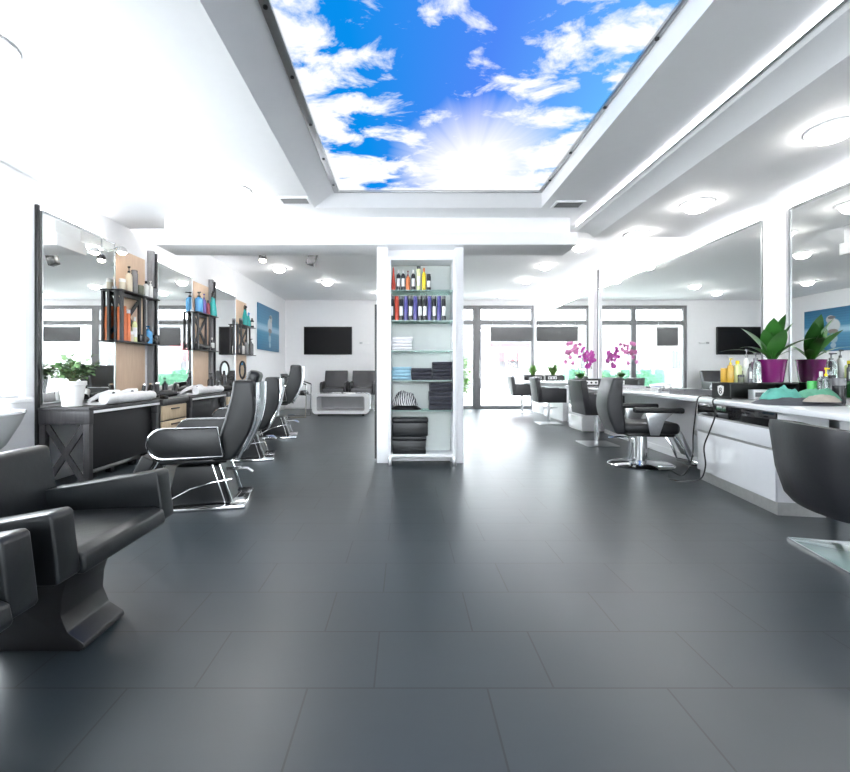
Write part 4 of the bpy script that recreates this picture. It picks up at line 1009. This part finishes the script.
B().lathe([(.05, 0), (.07, .12), (.065, .125), (.01, .12)], n=16, sy=.5).build('pot', pot_w, t)
b = B(); r = random.Random(8)
for k in range(80): b.leaf((r.uniform(-.04, .04), r.uniform(-.015, .015), .11), r.uniform(0, 2 * PI), r.uniform(.2, .36), .026, r.uniform(.95, 1.5), r.uniform(.4, 1.1), 6)
b.build('foliage', leaf_y, t)

# black riser with emblem and what stands on it
RX0, RX1, RY0, RY1, RZ = 2.91, 3.53, 3.76, 3.98, .925
t = thing('counter_riser', 'black open riser with a white shield emblem on the long counter', 'riser', (RX0, RY0, WT))
h = RZ - WT; L = RX1 - RX0
B().box(0, L, 0, RY1 - RY0, h - .014, h, .002).build('top_board', black_pl, t)
sp_ = B().box(0, .014, 0, RY1 - RY0, 0, h - .014).build('side_board', black_pl, t)
B().box(L - .014, L, 0, RY1 - RY0, 0, h - .014).build('side_board', black_pl, t)
B().box(.014, L - .014, RY1 - RY0 - .014, RY1 - RY0, 0, h - .014).build('back_board', black_pl, t)
# emblem: shield outline with a numeral eight
b = B(); cy, cz = .11, .074
sh = [(-.036, .04), (.0, .05), (.036, .04), (.036, .0), (.024, -.03), (0, -.05), (-.024, -.03), (-.036, 0)]
b.prism([(cy + a, cz + c) for a, c in sh], 'x', -.003, 0)
em = b.build('shield_emblem', b_wht, sp_)
b = B()
for dz, rr in ((.014, .011), (-.012, .014)):
    b.tube([(-.0035, cy + rr * math.cos(a), cz + dz + rr * math.sin(a)) for a in [2 * PI * k / 14 for k in range(14)]], .0035, 6, closed=True)
b.build('numeral', black_pl, sp_)
t = thing('small_carton', 'small white carton inside the black riser', 'carton', (3.16, 3.80, WT))
B().box(0, .13, 0, .07, 0, .085, .003).build('box_body', satin_white, t); B().box(.01, .12, -.002, 0, .02, .06).build('label_band', b_gry, t)
t = thing('small_carton', 'dark blue carton at the right inside the black riser', 'carton', (3.34, 3.80, WT))
B().box(0, .12, 0, .08, 0, .095, .003).build('box_body', M('navy', (.03, .04, .07), .5, var=.1), t); B().box(.01, .11, -.002, 0, .03, .05).build('label_band', b_gry, t)
# purple pot
t = thing('potted_plant', 'broad leaved green plant in a purple pot on the black riser', 'plant', (3.38, 3.87, RZ))
B().lathe([(.078, 0), (.083, .004), (.107, .195), (.11, .2), (.11, .21), (.1, .21), (.096, .19), (.01, .188)], n=32).build('pot', purple, t)
B().lathe([(.097, .185), (.097, .195), (.01, .2)], n=20).build('soil', soil, t)
b = B()
for az, l, w, lf, dr in ((-2.2, .42, .12, 1.42, .5), (-1.4, .44, .115, 1.45, .35), (-1.9, .36, .11, 1.1, .5), (-2.6, .34, .1, 1.25, .5), (2.8, .40, .10, 1.2, .6), (-1.0, .38, .10, 1.36, .45)): b.leaf((0, 0, .19), az, l, w * 1.2, lf, dr, 10)
for az, l, w, lf, dr in ((-1.05, .40, .07, 1.0, 1.0), (1.2, .38, .06, 1.0, .9), (-.75, .22, .06, .9, .8), (-2.9, .42, .04, .8, 1.1), (2.6, .45, .045, .75, 1.2), (.9, .25, .05, 1.1, .9)): b.leaf((0, 0, .19), az, l, w * 1.2, lf, dr, 10)
b.build('foliage', leaf_m, t)
def ri(px, y=3.85): return (px - 405) * y / F
for px, st, bc, cc, hh, rr, d in ((724.5, 'jar', b_gld, b_gld, .13, .03, 'amber gold jar at the left end'), (730.5, 'pump', b_gld, b_yel, .22, .026, 'amber gold bottle with a yellow top'), (737.5, 'cap', b_lim, b_yel, .20, .034, 'pale yellow bottle'),
                                  (741, 'jar', b_olv, b_blk, .07, .024, 'small dark jar'), (746.5, 'pump', b_wht, b_gry, .30, .026, 'tall white pump bottle'), (755.5, 'pump', clear_b, b_gry, .27, .042, 'clear bottle with a grey pump beside the purple pot')):
    y = 3.85 if st != 'jar' else (3.91 if px < 730 else 3.80)
    bottle((ri(px, y), y, RZ), hh, rr, bc, cc, st, None, f'{d} on the black riser', 'bottle', 'bottles on the black riser')
bottle((ri(750, 3.79), 3.79, RZ), .17, .016, b_gry, b_blk, 'cap', b_wht, 'slim grey bottle with a pale label on the black riser', 'bottle', 'bottles on the black riser')
# near end of counter: bottles in front of mirror
for px, st, bc, cc, hh, rr, d, y in ((812, 'jar', b_grn, b_grn, .17, .03, 'bright green bottle', 3.50), (821, 'cap', clear_b, b_wht, .25, .026, 'clear bottle with a white cap', 3.45), (826, 'pump', clear_b, b_yel, .28, .026, 'clear bottle with a yellow pump', 3.38), (832, 'tube', b_gry, b_blk, .22, .026, 'grey tube', 3.36), (839, 'jar', b_blk, b_gry, .2, .04, 'black round jar', 3.3)):
    bottle(((px - 405) * y / F, y, WT), hh, rr, bc, cc, st, None, f'{d} behind the folded cloths at the right edge', 'bottle', 'bottles by the right mirror')
o = B().lump(2.98, 3.2, WT, .30, .20, .045, 11).build('cloth', cloth_k); tag(o, 'wide dark grey cloth spread under the coloured cloths', 'cloth')
o = B().lump(2.93, 3.27, WT + .030, .15, .10, .085, 12, amp=.4).build('cloth', cloth_t); tag(o, 'turquoise bundled cloth on the long counter', 'cloth')
o = B().lump(3.17, 3.24, WT + .030, .17, .10, .080, 13, amp=.4).build('cloth', cloth_g); tag(o, 'green bundled cloth right of the turquoise one', 'cloth')
o = B().lump(3.02, 3.04, WT + .03, .13, .07, .045, 14).build('cloth', cloth_c); tag(o, 'small beige cloth in front of the green one', 'cloth')
# chrome dryer and tray farther along
t = thing('hair_dryer', 'silver hair dryer lying on the long counter beyond the barber chair', 'hair dryer', (3.22, 5.25, WT), 2.6)
B().lathe([(.04, 0), (.05, .03), (.05, .12), (.036, .2), (.034, .24)], n=16).xf(Matrix.Translation((-.1, 0, .055)) @ Matrix.Rotation(PI / 2, 4, 'Y')).build('barrel', chrome, t)
B().tube([(-.02, 0, .055), (.02, .1, .04), (.03, .19, .022)], [.026, .024, .02], 10).build('handle', steel, t)
B().box(.13, .18, -.045, .045, .045, .065, .004).build('nozzle', black_pl, t)
t = thing('tool_tray', 'flat dark grey tool tray on the long counter', 'tray', (3.25, 4.78, WT))
B().box(-.16, .16, -.13, .13, 0, .012).build('tray_floor', b_gry, t)
B().box(-.16, .16, -.13, -.12, .012, .045).box(-.16, .16, .12, .13, .012, .045).box(-.16, -.15, -.12, .12, .012, .045).box(.15, .16, -.12, .12, .012, .045).build('tray_rim', b_gry, t)
# cables
def cable(pts, label):
    P = [Vector(p) for p in pts]; out = []
    for i in range(len(P) - 1):
        a, b_, c, d = P[max(0, i - 1)], P[i], P[i + 1], P[min(len(P) - 1, i + 2)]
        for k in range(8):
            u = k / 8
            out.append(.5 * ((2 * b_) + (c - a) * u + (2 * a - 5 * b_ + 4 * c - d) * u * u + (3 * b_ - a - 3 * c + d) * u ** 3))
    out.append(P[-1])
    tag(B().tube(out, .006, 8).build('power_cable', black_pl), label, 'cable', 'black cables hanging from the counter')
cable([(2.95, 3.97, WT + .008), (2.84, 3.95, WT + .02), (2.735, 3.92, WT + .0), (2.715, 3.93, .6), (2.71, 3.95, .42), (2.72, 3.97, .25), (2.66, 3.95, .1), (2.69, 4.1, .01), (2.75, 4.35, .008)], 'black cable hanging over the counter edge by the riser')
cable([(3.0, 3.70, WT + .008), (2.82, 3.70, WT + .02), (2.685, 3.66, WT + .0), (2.66, 3.60, .66), (2.685, 3.70, .5), (2.67, 3.75, .35), (2.66, 3.72, .18), (2.62, 3.76, .05), (2.5, 3.95, .008), (2.6, 4.15, .008)], 'black cable looping down in front of the drawer unit to the floor')
t = thing('wall_socket', 'white socket on the panel under the long counter', 'socket', (3.215, 4.62, .35))
B().box(-.012, 0, -.05, .05, -.05, .05, .004).build('socket_plate', satin_white, t); B().cyl((-.012, 0, 0), (-.016, 0, 0), .03, 14).build('socket', M('socket_grey', (.55, .55, .55), .4), t)

# ------------------------------------------------------------------ stylist chairs on the right (face +x)
def stylist(label, loc, rz, m=leather_g, s=1.0):
    t = thing('stylist_chair', label, 'chair', loc, rz, 'square stylist chairs at the right counter')
    B().box(-.22, .22, -.22, .22, 0, .014, .004).build('base_plate', steel, t)
    B().cyl((0, 0, .014), (0, 0, .36), .03, 16).cyl((0, 0, .36), (0, 0, .44), .02, 12).build('column', chrome, t)
    B().tube([(0, 0, .30), (.1, .06, .31), (.2, .1, .31)], .009, 8).build('pump_lever', chrome, t)
    B().box(-.18, .27, -.19, .19, .44, .56, .03, 3).build('seat', m, t)
    B().prism([(-.26, .43), (-.17, .43), (-.24, .90), (-.26, .91), (-.31, .91), (-.325, .90)], 'y', -.25, .25, .015, 3).build('backrest', m, t)
    for q in (-1, 1):
        y0, y1 = sorted((q * .195, q * .25))
        B().prism([(-.20, .43), (.27, .43), (.27, .70), (-.21, .72)], 'y', y0, y1, .012, 2).build('armrest', m, t)
        B().box(-.12, .24, y0 - .006, y1 + .006, .715, .73, .004).build('arm_trim', steel, t)
stylist('black stylist chair in front of the white drawer block', (2.72, 5.95, 0), -.03)
stylist('black stylist chair second from the shop door', (2.84, 8.3, 0), -.05)
stylist('grey stylist chair nearest the glass shop door', (2.95, 10.6, 0), -.05, leather_l)
# near tub chair
t = thing('tub_chair', 'charcoal tub chair cut off by the right edge on a glass base plate', 'chair', (2.49, 2.29, 0), -.22)
B().box(-.21, .25, -.23, .23, 0, .012, .003).build('base_plate', M('glass_plate', (.42, .55, .52), .06, .3, var=.05, coat=1), t)
B().box(-.214, -.21, -.23, .23, 0, .013).box(-.21, .25, .23, .234, 0, .013).box(-.21, .25, -.234, -.23, 0, .013).box(.25, .254, -.23, .23, 0, .013).build('chrome_edge', chrome, t)
B().cyl((0, 0, .012), (0, 0, .27), .035, 18).build('column', chrome, t)
B().lathe([(.06, .25), (.2, .27), (.24, .30), (.24, .40), (.2, .43), (.05, .44)], n=28).build('seat', leather_g, t)
# wrap-around back
b = B(); n = 22; outer, inner = [], []
rows = ((.25, .23), (.30, .265), (.45, .30), (.60, .315), (.70, .325), (.735, .32))
O = [[], []]
for si, off in enumerate((0, -.06)):
    for z, rr in rows:
        ring = []
        for k in range(n + 1):
            a = PI * (.40 + 1.2 * k / n)
            cx, sy = math.cos(a), math.sin(a)
            sq = 1 / max(abs(cx), abs(sy)) ** .55
            zz = z
            R = (rr * 1.12 + off) * sq * .95
            if z > .6: zz = z - .10 * (abs(k / n - .5) * 2) ** 3
            ring.append(b.bm.verts.new((R * cx * .98, R * sy, zz)))
        O[si].append(ring)
for si in (0, 1):
    for A, Q in zip(O[si], O[si][1:]):
        for k in range(n): b.bm.faces.new([A[k], A[k + 1], Q[k + 1], Q[k]])
for k in range(n):
    b.bm.faces.new([O[0][-1][k], O[0][-1][k + 1], O[1][-1][k + 1], O[1][-1][k]]); b.bm.faces.new([O[0][0][k], O[0][0][k + 1], O[1][0][k + 1], O[1][0][k]])
for e in (0, n):
    for i in range(len(rows) - 1): b.bm.faces.new([O[0][i][e], O[0][i + 1][e], O[1][i + 1][e], O[1][i][e]])
b.build('wraparound_back', leather_g, t)

# ------------------------------------------------------------------ street outside
pave = M('pavement', (.5, .49, .48), .8, var=.15, scale=2)
o = struct('street_ground', B().box(-40, 45, YF + .15, 70, -.2, -.05), pave, label='pale pavement and street outside', cat='ground')
o = struct('rear_ground', B().box(-30, 30, -30, YB - .2, -.2, -.05), pave, label='pale ground outside the added rear window', cat='ground')  # unseen, bounces sky light in through the added rear window
def facade(x0, x1, y, h, mat, label, nwin, rows, awning=False):
    t = thing('street_building', label, 'building', ((x0 + x1) / 2, y, -.05), group='buildings across the street')
    w = (x1 - x0) / 2
    B().box(-w, w, 0, 6, 0, h).build('wall', mat, t)
    if awning: B().prism([(0, 3.0), (-1.3, 2.3), (-1.3, 1.8), (-1.25, 1.8), (-1.25, 2.27), (0, 2.92)], 'x', -1.6, 1.6).build('awning', AW, t)
    for rr in range(rows):
        for k in range(nwin):
            cx = -w + (k + .5) * 2 * w / nwin; z = 1.2 + rr * 3
            f = B().box(cx - .6, cx + .6, -.06, 0, z, z + 1.5).build('window', satin_white, t)
            B().box(cx - .5, cx + .5, -.07, -.06, z + .1, z + 1.4).build('pane', M('street_pane', (.05, .055, .06), .15, var=.1), f)
AW = M('awning_red', (.2, .05, .055), .7, var=.1)
facade(-14, 2.2, 30, 4.6, M('render_cream', (.2, .19, .18), .8), 'cream rendered building across the street', 5, 1)
facade(2.6, 12, 28, 4.6, M('render_grey', (.15, .15, .16), .8), 'pale grey building across the street with a red awning', 3, 1, True)
facade(12.4, 30, 30, 4.6, M('render_white', (.22, .22, .215), .8), 'white building at the far right of the street', 5, 1)
def bush(name, label, loc, r, n, mat, seed, flat=1.0):
    t = thing(name, label, 'shrub', loc); rr = random.Random(seed); b = B()
    for k in range(n):
        d = Vector((rr.gauss(0, 1), rr.gauss(0, 1), rr.gauss(0, 1))).normalized() * rr.uniform(.55, 1)
        p = (d.x * r[0], d.y * r[1], r[2] + .1 + d.z * r[2])
        b.leaf(p, rr.uniform(0, 6.3), rr.uniform(.08, .14), .06, rr.uniform(-.3, 1), .8, 4)
    b.build('foliage', mat, t)
    B().cyl((0, 0, -.0), (0, 0, r[2]), .03, 8).build('stem', stem_m, t)
bush('street_shrub', 'bright green shrub outside the narrow shopfront window', (1.62, 12.3, -.05), (.28, .22, .75), 900, leaf_y, 2)
t = thing('street_hedge', 'clipped mint green hedge outside the shopfront window', 'hedge', (.1, 14.2, -.05))
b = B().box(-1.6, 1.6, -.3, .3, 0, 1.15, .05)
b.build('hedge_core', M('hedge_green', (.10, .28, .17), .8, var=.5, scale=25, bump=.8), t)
b = B(); rr = random.Random(5)
for k in range(1500):
    f = rr.random()
    p = (rr.uniform(-1.6, 1.6), -.3 - rr.uniform(0, .03), rr.uniform(.1, 1.15)) if f < .6 else (rr.uniform(-1.6, 1.6), rr.uniform(-.3, .3), 1.15)
    b.leaf(p, rr.uniform(0, 6.3), .07, .04, rr.uniform(-.2, 1), .6, 3)
b.build('foliage', M('hedge_leaf', (.14, .36, .22), .6, var=.4, scale=30), t)

# ------------------------------------------------------------------ light
w = bpy.data.worlds.new('world'); bpy.context.scene.world = w; w.use_nodes = True
bg = w.node_tree.nodes['Background']; bg.inputs[0].default_value = (.90, .95, 1, 1); bg.inputs[1].default_value = 7.2
sc = bpy.context.scene
sc.view_settings.view_transform = 'Standard'; sc.view_settings.look = 'None'; sc.view_settings.gamma = 1; sc.view_settings.use_curve_mapping = False
sc.view_settings.exposure = 1.3
sc.cycles.use_denoising = True
sc.cycles.max_bounces = 12; sc.cycles.diffuse_bounces = 6; sc.cycles.glossy_bounces = 6; sc.cycles.transparent_max_bounces = 16
sc.cycles.caustics_reflective = False; sc.cycles.caustics_refractive = False
sc.cycles.sample_clamp_indirect = 6
